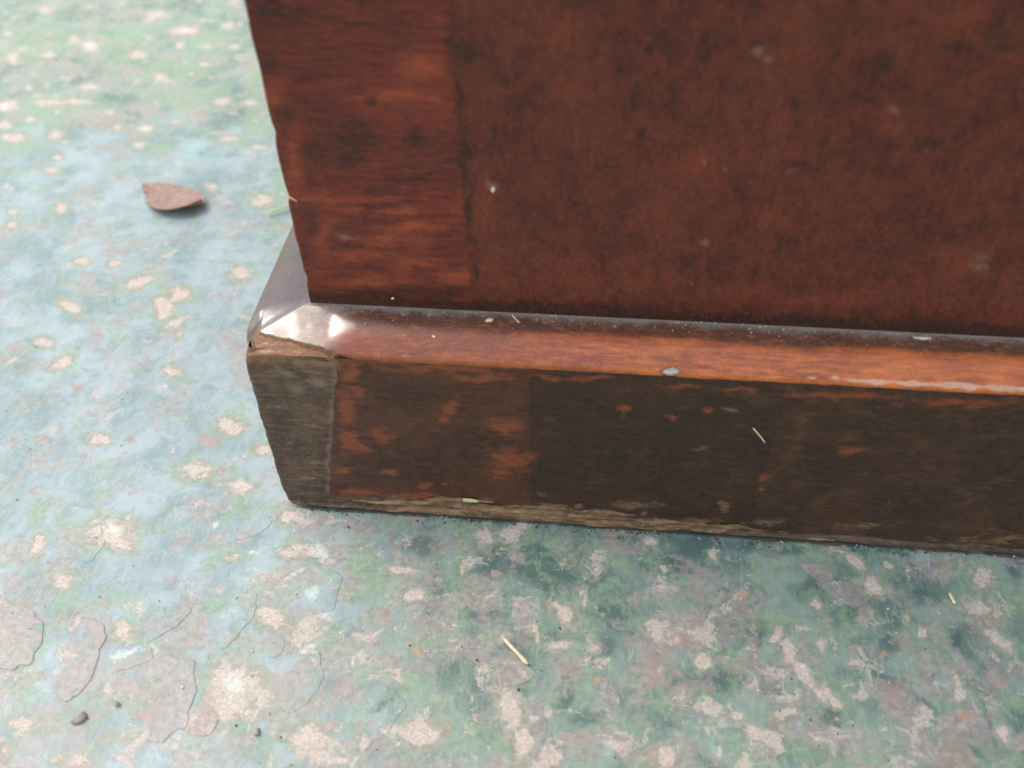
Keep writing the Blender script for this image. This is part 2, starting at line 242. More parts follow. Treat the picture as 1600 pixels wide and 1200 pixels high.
  'white': [[14.0,-14.8,0.3516,0.0866,0.0204,-0.2373],[14.6,-27.5,0.3233,0.082,0.0445,-0.5089],[20.4,-33.8,0.3961,0.0956,0.0358,-0.4067],[-17.7,-8.4,0.4517,0.148,0.048,-0.5638],[-3.5,-16.3,0.3987,0.1177,0.068,-0.7897],[1.7,-15.4,0.3311,0.2657,0.787,-0.8279],[-27.6,-49.1,0.1937,0.1106,0.1533,-0.5103],[-30.3,-50.7,0.7505,0.3062,0.0421,-0.4706],[14.8,-28.5,0.3647,0.0925,0.028,-0.3198],[-1.8,-21.9,0.2835,0.0837,0.0706,-0.8149],[43.4,-66.6,0.181,0.1988,0.9463,-0.834],[50.4,-15.0,0.8238,0.1205,0.1048,-1.2126],[53.3,-17.6,1.4546,0.2024,0.1069,-1.232],[45.3,-52.0,0.5247,0.3967,0.6089,-0.7669],[25.2,-47.0,0.2169,0.2035,0.7938,-0.7693],[17.7,-43.2,0.2135,0.1295,0.4249,-0.7836],[29.8,-38.5,0.4329,0.0939,0.0969,-1.0925],[2.4,-55.1,0.2394,0.0749,0.0205,-0.2274],[-45.2,-11.8,0.2984,0.121,0.0276,-0.3231],[6.1,-34.1,0.4206,0.119,0.0578,-0.6564],[-31.2,-42.1,0.6512,0.2608,0.0679,-0.7674],[170.3,-10.0,1.8836,0.2267,0.3158,-0.6421],[117.0,-46.9,2.2071,-0.0893,0.0548,-0.6063],[8.2,-23.1,0.1581,0.1267,0.6474,-0.7034],[29.7,-45.7,1.0307,0.2287,0.0318,-0.3559],[160.6,-12.8,0.6869,-0.107,0.0637,-0.7301],[140.0,-37.6,1.0915,-0.1166,0.0435,-0.4849],[-190.1,214.3,0.2324,0.1151,0.0132,-0.2151],[-175.1,275.7,0.2724,0.116,0.0088,-0.1594],[-116.7,199.2,0.3429,0.1307,0.0233,-0.3696],[-132.3,295.1,0.1646,0.0576,0.0146,-0.2743],[146.0,-44.6,0.6116,-0.5077,-0.7799,-0.8237]],
  'orange': [[45.1,-41.7,0.6264,0.3253,0.1847,-0.3507],[43.2,-40.1,1.0243,0.1827,0.0824,-0.9261],[98.9,-7.4,1.168,0.0148,0.0687,-0.7981],[90.6,-45.4,0.512,0.4431,0.6518,-0.6233],[39.8,-52.2,1.058,0.2065,0.1343,-1.4886],[175.7,-46.8,0.4944,-0.1074,0.0477,-0.5247],[126.7,-18.3,0.7666,-0.0491,0.0323,-0.3689],[159.7,-33.2,0.9369,-0.1521,0.0855,-0.957],[179.0,-5.3,1.5323,-0.3094,0.0238,-0.2752],[167.3,-22.3,1.5961,-0.2852,0.0956,-1.0829]],
  'cyan': [[117.5,-59.8,0.6299,0.3358,0.1805,-0.2655],[172.8,-39.7,0.3753,-0.0766,0.0603,-0.6688],[137.7,-52.6,0.5705,-0.0597,0.0829,-0.9092],[92.7,-62.9,0.569,0.0196,0.0432,-0.4703],[91.8,-58.3,0.8409,0.0309,0.0974,-1.066],[174.6,-2.6,0.3791,-0.0716,0.0525,-0.6088],[-149.1,156.6,0.1208,0.057,0.0089,-0.1322],[-91.8,187.6,0.1177,0.0406,0.0125,-0.1936],[-84.8,175.4,0.0903,0.0307,0.0083,-0.1265]],
}
PLINTH_SPOTS = {
  'amber': [[49.9,43.5,0.3382,0.0183,0.1111,-0.336],[48.9,39.9,0.4412,-0.0318,0.0368,-0.4268],[32.0,31.9,0.2253,-0.0668,-0.0849,-0.2678],[23.8,41.3,0.3806,-0.0556,0.0072,-0.0858],[22.8,29.1,0.2942,-0.0422,0.0122,-0.1335],[25.1,26.8,0.2662,-0.0363,0.0204,-0.2197],[32.6,17.7,0.319,-0.0359,0.062,-0.6273],[35.8,59.8,0.0811,-0.0095,0.0252,-0.3427],[49.4,57.7,0.0465,-0.0035,0.0398,-0.5273],[60.0,55.3,0.0931,-0.0038,0.0362,-0.4685],[26.5,54.9,0.3173,-0.0456,0.0118,-0.155],[27.9,47.3,0.4439,-0.0605,0.0224,-0.2779],[41.7,13.2,0.3172,-0.0273,0.0626,-0.6128],[63.3,38.1,0.1552,-0.0046,0.0233,-0.2644],[76.8,56.6,0.2209,0.0022,0.0523,-0.6762],[65.5,25.6,0.1305,-0.0029,0.0189,-0.197],[61.9,20.1,0.2948,-0.0094,0.0474,-0.4776],[20.3,17.3,0.2586,-0.0378,0.0461,-0.469],[93.1,47.1,0.5431,0.0317,0.0269,-0.3198],[104.8,44.7,0.4662,0.0432,0.0477,-0.5524],[112.7,48.7,0.554,0.0651,0.0477,-0.5665],[85.8,57.3,0.1115,0.0042,0.0614,-0.7934],[105.2,55.9,0.169,0.0164,0.0536,-0.6759],[118.4,56.1,0.1367,0.0188,0.0757,-0.9493],[129.8,25.5,0.6977,0.1101,0.0566,-0.5656],[148.6,37.1,0.1938,0.0422,0.0662,-0.7071],[168.8,55.6,0.0591,0.0173,0.0438,-0.5293],[140.3,55.8,0.0463,0.0095,0.055,-0.6787],[22.5,7.9,0.139,-0.019,0.0372,-0.3571],[38.6,8.2,0.1125,-0.0105,0.047,-0.4474]],
  'bare': [[30.8,17.5,0.4778,-0.056,0.0743,-0.7519],[31.2,6.1,0.0927,-0.0104,0.0749,-0.7074],[47.2,4.4,0.0622,-0.0043,0.0473,-0.4385],[65.0,4.0,0.0707,-0.0016,0.0547,-0.5006],[82.6,2.5,0.0634,0.0015,0.0646,-0.5799],[58.1,8.3,0.2849,-0.0118,0.0761,-0.717],[75.5,8.5,0.1923,0.001,0.077,-0.7183],[97.8,10.4,0.0981,0.0064,0.0488,-0.4539],[115.2,5.3,0.0979,0.0108,0.066,-0.5893],[103.5,2.0,0.1155,0.0091,0.0983,-0.868],[156.6,8.0,0.1217,0.027,0.0581,-0.5133],[133.5,7.3,0.1196,0.0191,0.0667,-0.5962],[180.9,2.9,0.1016,0.0288,0.0296,-0.2497],[193.0,5.8,0.124,0.0394,0.0298,-0.2537],[21.7,2.2,0.1369,-0.0187,0.0621,-0.5775],[72.9,11.8,0.4841,-0.0008,0.0767,-0.7311],[100.5,7.9,0.5855,0.0422,0.0783,-0.7166],[83.3,8.8,0.5802,0.0152,0.0645,-0.5997],[121.1,12.9,0.3762,0.0484,0.0283,-0.2632],[129.8,20.4,0.7734,0.1204,0.0496,-0.4807],[161.9,19.9,1.0532,0.257,0.0813,-0.7681],[185.0,26.1,1.3092,0.4102,0.0515,-0.4984],[47.9,14.7,0.4111,-0.0286,0.1256,-1.2356],[113.5,35.0,0.3191,0.0368,0.0776,-0.8354],[117.9,49.2,0.4177,0.0556,0.0765,-0.9095],[105.9,48.2,0.4716,0.0458,0.0949,-1.1283]],
  'black': [[24.2,20.3,0.1917,-0.0261,0.0231,-0.2384],[40.0,23.1,0.0732,-0.0068,0.0093,-0.097],[81.5,46.1,0.1074,0.0026,0.0062,-0.0741],[97.8,33.6,0.0449,0.0031,0.0055,-0.0591],[111.9,48.7,0.083,0.0096,0.0095,-0.1133],[111.4,25.0,0.0688,0.0073,0.0098,-0.0985],[125.8,36.2,0.2154,0.0326,0.0078,-0.0842],[152.2,47.7,0.2277,0.0536,0.0098,-0.1131],[167.2,17.8,0.0701,0.018,0.0136,-0.1266],[55.6,29.7,0.1507,-0.0076,0.0094,-0.1007],[40.7,47.2,0.1254,-0.0123,0.0151,-0.1855],[184.6,32.2,0.1111,0.0353,0.0068,-0.0689],[145.9,28.4,0.1281,0.0262,0.01,-0.1007],[77.1,21.6,0.1197,0.0012,0.0128,-0.1286],[152.0,60.4,0.1186,0.0289,0.0276,-0.3501]],
}
PANEL_SPOTS = {
  'ember': [[21.7,87.2,0.28,-0.0463,0.0048,-0.094],[36.3,85.3,0.1126,-0.0132,0.021,-0.3992],[29.8,81.3,0.1107,-0.0151,0.0248,-0.4535],[42.6,89.1,0.1146,-0.0112,0.029,-0.5738],[48.9,127.5,0.1576,-0.014,0.0078,-0.2677],[43.1,121.1,0.1277,-0.0137,0.0232,-0.7142],[26.1,96.0,0.0495,-0.0077,0.0461,-0.996],[37.2,93.2,0.0578,-0.0068,0.0472,-0.9804],[51.9,76.0,0.1662,-0.0108,0.0193,-0.3307],[44.6,79.3,0.1336,-0.0118,0.0303,-0.5394],[31.8,72.9,0.1081,-0.0137,0.0256,-0.4308],[61.0,78.4,0.1349,-0.0049,0.0062,-0.1076],[80.1,75.8,0.0755,0.0018,0.0105,-0.1771],[119.4,75.3,0.0874,0.0128,0.0181,-0.2968],[138.2,73.7,0.0589,0.012,0.0208,-0.3316],[121.9,94.8,0.1871,0.0308,0.0151,-0.3038],[120.3,132.7,0.2151,0.0392,0.0108,-0.4003],[141.3,117.6,0.4137,0.1027,0.0146,-0.3992],[119.5,116.8,0.3109,0.0525,0.0065,-0.1773],[144.8,139.4,0.1294,0.0366,0.0083,-0.3553],[154.6,136.1,0.3008,0.0955,0.0082,-0.3205],[138.1,130.7,0.2895,0.0719,0.0189,-0.6613],[18.8,103.8,0.442,-0.0817,0.0044,-0.1047],[17.6,118.9,0.4129,-0.0823,0.0058,-0.1742],[60.1,94.3,0.3546,-0.0147,0.0048,-0.0993],[94.6,78.5,0.1155,0.0081,0.0105,-0.1808],[118.1,138.7,0.3384,0.0602,0.0033,-0.1399],[110.5,119.2,0.4046,0.0557,0.0084,-0.2401],[79.0,125.0,0.1339,0.0032,0.0077,-0.2479],[75.1,134.0,0.207,0.0021,0.0068,-0.265],[103.0,107.3,0.1924,0.0204,0.0092,-0.2198],[162.1,87.7,0.1259,0.0367,0.0108,-0.1949],[177.7,76.2,0.1838,0.0607,0.0131,-0.209],[96.2,94.3,0.2437,0.0192,0.0074,-0.1505]],
  'black': [[20.1,88.9,0.3374,-0.0579,0.0084,-0.1676],[24.3,107.2,0.2395,-0.0402,0.0064,-0.161],[18.4,116.0,0.2832,-0.0551,0.0132,-0.3795],[25.8,111.8,0.3159,-0.155,-0.283,-0.7295],[37.7,119.6,0.5417,-0.0687,0.0167,-0.5034],[34.2,113.6,0.3086,-0.0421,0.0082,-0.2251],[46.2,111.9,0.2861,-0.0267,0.0126,-0.3346],[31.1,105.9,0.1799,-0.0258,0.0087,-0.2132],[66.7,137.3,0.4041,-0.1143,-0.3277,-1.3004],[58.5,130.4,0.3092,-0.0164,0.0088,-0.3202],[55.1,133.5,0.5791,-0.0387,0.0029,-0.1123],[55.5,121.5,0.6467,-0.0404,0.0039,-0.1199],[55.9,106.9,0.8194,-0.0474,0.0044,-0.1081],[56.2,94.1,0.8831,-0.0481,0.0048,-0.0991],[56.6,86.3,0.5744,-0.0297,0.0212,-0.4038],[56.7,76.3,0.6678,-0.0333,0.0103,-0.1768],[40.8,70.5,0.0405,-0.004,0.0312,-0.5104],[80.3,68.1,0.0332,0.0008,0.036,-0.5629],[125.0,67.1,0.0263,0.0042,0.0373,-0.5639],[168.1,67.0,0.0354,0.0103,0.0386,-0.5682],[90.3,122.7,0.6704,0.0437,0.0099,-0.3058],[104.8,120.1,0.3955,0.4138,0.9807,-0.7413],[110.8,141.2,0.4901,0.0741,0.0134,-0.6094],[102.2,141.9,1.0966,0.1288,0.0305,-1.4254],[149.7,134.1,0.1113,0.033,0.0313,-1.1698],[155.2,134.3,0.1793,0.0569,0.022,-0.8216],[139.4,138.7,0.5616,0.1468,0.0202,-0.8458],[135.8,130.6,0.2888,0.0692,0.0113,-0.3962],[153.7,116.3,0.2976,0.182,0.3875,-0.7361],[155.6,98.9,1.1165,0.3137,0.0217,-0.4503],[86.1,106.3,0.2905,0.0136,0.0682,-1.6289],[124.7,108.3,0.3279,0.0598,0.0174,-0.4175],[132.6,124.1,0.6011,0.1335,0.0305,-0.9405],[121.0,122.3,0.5905,0.1051,0.0307,-0.9246],[92.9,133.2,0.6997,0.0546,0.0175,-0.663],[18.4,67.2,0.1578,-0.0261,0.031,-0.498],[154.3,137.2,0.3487,0.1107,0.0081,-0.3236],[33.9,111.4,0.1225,-0.0167,0.0097,-0.2556],[92.1,115.0,0.7834,0.0547,0.0214,-0.5786],[21.3,137.7,0.1329,-0.0265,0.0061,-0.2671],[149.4,114.3,0.4117,0.113,0.0272,-0.7036],[18.0,127.3,0.3828,-0.0782,0.0106,-0.3701]],
  'pale': [[112.7,132.7,0.3286,0.0504,0.0179,-0.6655],[115.3,131.3,0.6083,0.0987,0.0275,-0.9882],[123.8,106.7,0.518,0.2549,0.5874,-1.1462],[62.1,100.9,0.807,-0.0288,0.0277,-0.6234],[106.7,76.5,1.4648,0.8332,0.469,-0.5342],[110.2,107.3,1.2905,0.169,0.0346,-0.826],[105.2,108.6,1.1065,0.1265,0.0546,-1.3319],[139.7,121.6,0.9324,0.2295,0.0315,-0.9256],[107.6,88.2,0.9035,0.1033,0.0439,-0.8272],[27.5,85.7,0.3207,-0.1418,-0.4046,-0.9841],[54.0,128.0,1.9837,-0.1381,0.0542,-1.8848],[34.1,66.2,0.1591,-0.0186,0.1048,-1.6546],[65.9,99.5,1.2086,-0.0273,0.056,-1.2361],[166.5,86.2,0.377,0.1149,0.0233,-0.4139]],
}
FLAKES = [
  ([(-66.7,-36.6),(-57.1,-38.3),(-50.7,-43.8),(-50.2,-52.9),(-53.0,-54.9),(-60.2,-56.4),(-69.5,-41.7)], 'm', 0.4),
  ([(-46.1,-38.7),(-39.0,-40.0),(-33.9,-46.0),(-33.5,-54.9),(-34.9,-61.8),(-35.9,-64.8),(-40.3,-60.6),(-42.7,-53.9),(-43.7,-46.9)], 'm', 0.38),
  ([(-20.0,-50.2),(-16.1,-47.1),(-9.8,-49.2),(-6.3,-57.5),(-6.3,-65.7),(-10.2,-72.0),(-14.6,-69.6),(-17.2,-60.2)], 'm', 0.36),
  ([(-5.4,-63.7),(0.4,-62.2),(2.0,-65.3),(-0.1,-68.3),(-4.2,-68.1)], 'm', 0.42),
  ([(-12.4,-11.9),(-11.1,-7.8),(-5.2,-2.8),(-2.0,-6.2),(-4.7,-10.8),(-9.0,-13.3)], 'b', 0.3),
  ([(5.9,-42.5),(11.1,-40.6),(12.8,-44.4),(10.6,-47.1),(6.4,-46.4)], 'b', 0.34),
  ([(5.5,-21.7),(14.5,-18.5),(21.4,-22.4),(22.0,-31.0),(16.5,-34.5),(9.4,-29.4)], 'b', 0.34),
  ([(12.9,-47.2),(20.7,-43.3),(23.6,-49.7),(21.6,-59.6),(15.8,-60.2),(13.0,-52.4)], 'b', 0.3),
  ([(-10.8,-31.1),(0.4,-29.4),(2.0,-33.5),(-0.6,-41.6),(-3.0,-46.9),(-7.6,-41.8)], 'b', 0.3),
  ([(-27.6,-41.8),(-21.6,-35.9),(-15.0,-35.0),(-16.7,-39.9),(-21.6,-44.9),(-25.6,-46.0)], 'b', 0.3),
  ([(65.8,-43.2),(71.0,-41.3),(75.5,-46.1),(71.8,-49.1),(66.2,-49.6)], 'm', 0.34),
  ([(-32.3,-47.7),(-22.7,-45.7),(-20.3,-50.2),(-26.6,-53.6),(-30.8,-52.2)], 'b', 0.3),
  ([(34.2,-58.8),(40.5,-51.6),(46.0,-56.1),(41.5,-64.5),(36.5,-69.6),(31.4,-67.0)], 'b', 0.28),
  ([(-59.1,-14.1),(-51.8,-9.5),(-45.2,-17.3),(-47.5,-23.8),(-56.0,-22.9)], 'b', 0.25),
]


# ------------------------------------------------------------------ materials
def mat_tabletop():
    n = NT("weathered_paint")
    warp = n.t.nodes.new("ShaderNodeVectorMath"); warp.operation = 'ADD'
    wnz = n.t.nodes.new("ShaderNodeTexNoise"); wnz.inputs["Scale"].default_value = .14
    wnz.inputs["Detail"].default_value = 4; n.L(n.mm, wnz.inputs["Vector"])
    wm = n.t.nodes.new("ShaderNodeVectorMath"); wm.operation = 'SCALE'; wm.inputs[3].default_value = 9.0
    n.L(wnz.outputs["Color"], wm.inputs[0]); n.L(n.mm, warp.inputs[0]); n.L(wm.outputs[0], warp.inputs[1])
    W = warp.outputs[0]
    at = lambda x, y, z: n.scale((1, 1, 1), W, loc=(x, y, z))
    fine = n.noise(.55, 5, .66)
    mid = n.noise(.11, 6, .62)
    vfine = n.noise(1.6, 4, .7)
    grit = n.noise(3.2, 3, .75)
    stroke = n.noise(.5, 4, .6, n.scale((2.0, .45, 1), n.mm, rot=(0, 0, .22)))
    # slate blue top coat, unevenly bleached
    base_n = n.ss(n.noise(.06, 7, .6, at(1, 2, 3)), .34, .64)
    blu = n.ss(n.math('ADD', n.attr("bluish"), n.math('MULTIPLY', n.math('SUBTRACT', n.noise(.04, 5, .6), .5), .8)), .2, .8)
    chalk = n.mix(base_n, (.19, .25, .26), (.34, .385, .42))
    reflect_slate = n.mix(base_n, (.085, .140, .122), (.250, .305, .262))
    col = n.mix(blu, reflect_slate, chalk)  # the greener mix carries the cabinet's brown reflection as paint colour
    more = n.math('MULTIPLY', n.attr("wear"), .055)
    col = n.mix(n.ss(stroke, .45, .78, 0, .4), col, (.40, .46, .45))
    dk = n.spotmask("dark", n.noise(.16, 6, .7), 3.4, .55, .12)
    col = n.mix(n.math('MULTIPLY', dk, .82), col, (.062, .112, .106))
    d2 = n.ss(n.noise(.085, 6, .68, at(11, 70, 3)), .53, .64)
    col = n.mix(n.math('MULTIPLY', d2, .42), col, (.105, .17, .155))
    # wear field: green coat, then mauve undercoat, then the bare pinkish base show through
    wear = n.math('ADD', n.noise(.085, 7, .66, at(5, 50, 31)), more)
    pkf = n.math('ADD', n.attr("pink"), n.math('MULTIPLY', n.math('SUBTRACT', n.noise(.24, 8, .74, W), .5), 3.0))
    mvf = n.math('ADD', n.attr("mauve"), n.math('MULTIPLY', n.math('SUBTRACT', n.noise(.22, 8, .74, W), .5), 3.2))
    gnf = n.math('ADD', n.attr("green"), n.math('MULTIPLY', n.math('SUBTRACT', n.noise(.15, 7, .7, W), .5), 3.0))
    g_all = n.math('MAXIMUM', n.ss(pkf, -.7, -.2), n.ss(gnf, -.05, .6))
    g_all = n.math('MAXIMUM', g_all, n.ss(wear, .55, .62, 0, .8))
    green = n.mix(n.ss(fine, .3, .7), (.165, .25, .125), (.31, .38, .265))
    col = n.mix(n.math('MULTIPLY', g_all, n.ss(vfine, .2, .8, .45, .95)), col, green)
    w2 = n.math('ADD', n.noise(.085, 8, .70, at(90, 20, 3)), more)
    m_all = n.math('MAXIMUM', n.ss(pkf, -.30, .06, 0, .8), n.ss(mvf, .0, .3))
    m_all = n.math('MAXIMUM', m_all, n.ss(w2, .53, .60, 0, .75))
    mauve = n.mix(n.ss(fine, .35, .65), (.265, .215, .205), (.40, .335, .32))
    mauve = n.mix(n.ss(n.noise(.1, 4, .6, at(7, 7, 77)), .5, .62, 0, .55), mauve, (.38, .235, .195))
    col = n.mix(n.math('MULTIPLY', m_all, .88), col, mauve)
    w3 = n.math('ADD', n.noise(.11, 8, .70, at(55, 31, 12)), more)
    p_all = n.math('MAXIMUM', n.ss(pkf, .06, .42), n.ss(w3, .60, .67, 0, .85))
    pink = n.mix(n.ss(vfine, .35, .68), (.46, .335, .285), (.655, .54, .485))
    col = n.mix(n.math('MULTIPLY', p_all, .92), col, pink)
    gr = n.spotmask("grime_contact_shade", n.noise(.5, 6, .75), 1.6, .4, .4)
    col = n.mix(n.math('MULTIPLY', gr, .85), col, (.035, .034, .026))  # contact shade at the plinth foot, as colour
    wh = n.spotmask("white", n.noise(.6, 6, .8), 3.6, .4, .55)
    w4 = n.ss(n.noise(.38, 6, .75, at(3, 5, 61)), .62, .70)
    col = n.mix(n.math('MAXIMUM', n.math('MULTIPLY', wh, .65), n.math('MULTIPLY', w4, .4)), col, (.64, .66, .61))
    cy = n.spotmask("cyan", n.noise(.3, 5, .7), 1.8, .5, .2)
    col = n.mix(n.math('MULTIPLY', cy, .35), col, (.34, .53, .54))
    og = n.spotmask("orange", n.noise(.6, 5, .7), 2.0, .3, .2)
    col = n.mix(n.math('MULTIPLY', og, .6), col, (.50, .29, .17))
    rs = n.ss(n.noise(.4, 6, .72, at(33, 15, 7)), .60, .68)
    col = n.mix(n.math('MULTIPLY', rs, .4), col, (.32, .18, .145))
    # pale hairline scratches
    sc1 = n.t.nodes.new("ShaderNodeTexVoronoi"); sc1.feature = 'DISTANCE_TO_EDGE'
    sc1.inputs["Scale"].default_value = .018; n.L(n.scale((1, .3, 1), n.mm, rot=(0, 0, .55)), sc1.inputs["Vector"])
    scr = n.math('MULTIPLY', n.ss(sc1.outputs["Distance"], .0, .004, 1, 0), n.ss(n.noise(.09, 3), .5, .62))
    col = n.mix(n.math('MULTIPLY', scr, .22), col, (.55, .57, .50))
    sc2 = n.t.nodes.new("ShaderNodeTexVoronoi"); sc2.feature = 'DISTANCE_TO_EDGE'
    sc2.inputs["Scale"].default_value = .05; n.L(n.scale((1, .16, 1), n.mm, rot=(0, 0, -.5)), sc2.inputs["Vector"])
    scr2 = n.math('MULTIPLY', n.ss(sc2.outputs["Distance"], .0, .007, 1, 0), n.ss(n.noise(.12, 3), .52, .62))
    col = n.mix(n.math('MULTIPLY', scr2, .25), col, (.50, .55, .52))
    col = n.mix(n.ss(grit, .35, .8, .0, .16), col, (.46, .46, .43))
    sp = n.ss(n.voro(.9), .0, .09, 1, 0)
    spm = n.math('MULTIPLY', sp, n.ss(n.noise(.3, 3), .58, .64))
    col = n.mix(n.math('MULTIPLY', spm, .5), col, (.09, .08, .07))
    h = n.math('SUBTRACT', 1.0, n.math('MULTIPLY', p_all, .7))
    h = n.math('ADD', h, n.math('MULTIPLY', m_all, -.5))
    h = n.math('ADD', h, n.math('MULTIPLY', g_all, -.3))
    h = n.math('ADD', h, n.math('MULTIPLY', fine, .5))
    nb = n.bump(h, .00012, .6)
    nb = n.bump(grit, .00005, .5, nb)
    rough = n.mixf(p_all, n.ss(fine, .3, .7, .30, .46), .6)
    return n.out(col, rough, nb, Specular_IOR_Level=.5)

def wood(name, dark, mid, light, grain='x', freq=1.0, rough=(.3, .5), coat=.0, spots_=(), bumpd=.00006, coat_rough=.2,
         grit_amt=.3, dust=None, spec=.5, blotch=.5, grainy=.5, mottle=.35, gloss=None, broad=0, broad_col=(.13, .05, .022)):
    """mahogany-like wood; grain runs along `grain`; spots_ = [(attribute, colour, strength, noise_k, soft, bias)]"""
    n = NT(name)
    stretch = {'x': (.10, 1, 1), 'z': (1, 1, .10), 'y': (1, .1, 1), 'n': (.8, 1, .55)}[grain]
    g = n.noise(1.1 * freq, 6, .62, n.scale(stretch, n.mm), dist=.4)
    g2 = n.noise(3.5 * freq, 4, .7, n.scale(stretch, n.mm))
    blot = n.noise(.07, 5, .62, n.scale((.8, 1, 1), n.mm))
    blot2 = n.noise(.35, 5, .7)
    col = n.mix(n.ss(g, .30, .72), dark, mid)
    col = n.mix(n.math('MULTIPLY', n.ss(blot, .38, .68), blotch), col, light)
    col = n.mix(n.ss(g2, .52, .74, 0, grainy), col, dark)
    col = n.mix(n.ss(blot2, .56, .72, 0, .45), col, tuple(x * .45 for x in dark))
    for a, c, s, k, soft, bias in spots_:
        mk = n.spotmask(a, n.noise(.45, 6, .7, n.scale((.45, 1, 1) if grain == 'x' else (1, 1, .6), n.mm)), k, soft, bias)
        mk = n.math('MULTIPLY', mk, n.ss(blot2, .25, .6, .55 if k > 1 else 1.0, 1.0))
        col = n.mix(n.math('MULTIPLY', mk, s), col, c)
    mott = n.noise(.9, 6, .78, n.scale((.35, 1, 1) if grain == 'x' else (1, 1, .7), n.mm))
    col = n.mix(n.ss(mott, .50, .70, 0, mottle), col, tuple(x * .35 for x in dark))
    col = n.mix(n.ss(mott, .50, .30, 0, mottle * .8), col, tuple(min(1, x * 1.35) for x in light))
    grit = n.noise(4.0, 3, .75)
    col = n.mix(n.ss(grit, .42, .78, 0, grit_amt), col, tuple(min(1, x * 1.6 + .03) for x in light))
    # short scattered pale specks of dust
    sp = n.math('MULTIPLY', n.ss(n.voro(.55), .0, .10, 1, 0), n.ss(n.noise(.2, 3), .56, .66))
    col = n.mix(n.math('MULTIPLY', sp, .30), col, (.35, .30, .26))
    r = n.ss(blot2, .3, .7, rough[0], rough[1])
    if broad:
        bb = n.noise(.22, 7, .75, n.scale((.5, 1, 1), n.mm, loc=(13, 5, 2)))
        col = n.mix(n.ss(bb, .50, .66, 0, broad), col, broad_col)
        ps = n.math('MULTIPLY', n.ss(n.noise(1.0, 4, .7, n.scale((.5, 1, 1.3), n.mm, loc=(3, 3, 9))), .66, .74), n.ss(n.noise(.12, 3), .45, .6))
        col = n.mix(n.math('MULTIPLY', ps, .5), col, (.22, .15, .10))
    if dust is not None:
        dm = n.spotmask(dust, n.noise(1.3, 5, .78), 1.6, .6, .55)
        col = n.mix(n.math('MULTIPLY', dm, .6), col, (.34, .31, .29))
        r = n.mixf(n.math('MULTIPLY', dm, .8), r, .8)
    hh = n.math('ADD', n.math('MULTIPLY', g, .7), n.math('MULTIPLY', blot2, .5))
    nb = n.bump(hh, bumpd, .8)
    nb = n.bump(grit, bumpd * .5, .6, nb)
    kw = dict(Coat_Weight=coat, Coat_Roughness=coat_rough, Specular_IOR_Level=spec)
    if gloss:
        g_ = n.math('MULTIPLY', n.ss(n.attr(gloss), 0, 1), n.ss(n.noise(.8, 6, .8, n.scale((.3, 1, 1), n.mm, rot=(0, 0, .5))), .34, .52, .62, 1.0))
        kw['Coat_Weight'] = n.mixf(g_, coat, 1.0); kw['Coat_Roughness'] = n.mixf(g_, coat_rough, .13)
        kw['Coat_IOR'] = n.mixf(g_, 1.5, 1.8)
    return n.out(col, r, nb, **kw)

M_table = mat_tabletop()
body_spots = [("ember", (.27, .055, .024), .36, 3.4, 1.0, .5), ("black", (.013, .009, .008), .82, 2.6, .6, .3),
              ("pale", (.30, .21, .18), .38, 2.4, .5, .35), ("grime_contact_shade", (.012, .009, .008), .85, .8, .4, .5)]
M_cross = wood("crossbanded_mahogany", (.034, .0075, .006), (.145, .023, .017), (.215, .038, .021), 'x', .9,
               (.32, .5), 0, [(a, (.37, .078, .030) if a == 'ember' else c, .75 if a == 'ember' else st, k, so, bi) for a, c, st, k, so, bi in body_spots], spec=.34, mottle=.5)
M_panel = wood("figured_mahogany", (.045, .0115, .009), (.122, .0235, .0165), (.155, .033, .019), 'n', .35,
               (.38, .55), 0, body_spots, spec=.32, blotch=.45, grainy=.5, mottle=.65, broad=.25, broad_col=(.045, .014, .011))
M_mould = wood("polished_moulding", (.20, .034, .010), (.56, .112, .020), (.70, .18, .030), 'x', 1.0,
               (.30, .42), .30, [("red", (.16, .030, .014), .85, .9, .5, .5), ("shade_tint", (.034, .018, .020), .96, .7, .55, .5), ("edge_glint", (.55, .40, .34), .7, 2.0, .3, .5), ("break", (.26, .13, .075), .9, 1.6, .3, .4), ("crack", (.05, .022, .016), .75, 1.4, .3, .4)], dust="dust", coat_rough=.22, gloss="gloss")  # back shade and arris highlight are painted into the colour
M_ledge = wood("dusty_side_moulding", (.045, .020, .030), (.080, .038, .054), (.105, .052, .066), 'y', 1.0,
               (.34, .46), .42, [('break', (.20, .10, .055), .9, 1.6, .3, .4), ('crack', (.16, .08, .05), .7, 1.4, .3, .4)], dust="dust", coat_rough=.3, gloss="gloss", bumpd=.00014, mottle=.5)
plinth_spots = [("black", (.019, .0110, .009), .75, 1.8, .6, .15), ("amber", (.27, .062, .022), .85, 3.2, .45, .4),
                ("bare", (.24, .14, .09), .7, 3.6, .4, .5)]
M_plinth = wood("dirty_plinth_veneer", (.024, .0115, .008), (.046, .020, .012), (.064, .025, .014), 'x', .8,
                (.36, .55), 0, plinth_spots, spec=.35, grit_amt=.5, mottle=.8, broad=.55, broad_col=(.12, .05, .025))
M_plinth_red = wood("worn_plinth_veneer", (.034, .0125, .009), (.062, .022, .013), (.095, .032, .017), 'x', .8,
                    (.36, .55), 0, plinth_spots, spec=.35, grit_amt=.45, mottle=.8, broad=.45, broad_col=(.13, .046, .022))
M_plinth_black = wood("blackened_plinth_veneer", (.021, .0100, .0075), (.040, .017, .0105), (.056, .022, .013), 'x', .8,
                      (.36, .55), 0, plinth_spots, spec=.35, grit_amt=.5, mottle=.8, broad=.4, broad_col=(.10, .046, .024))
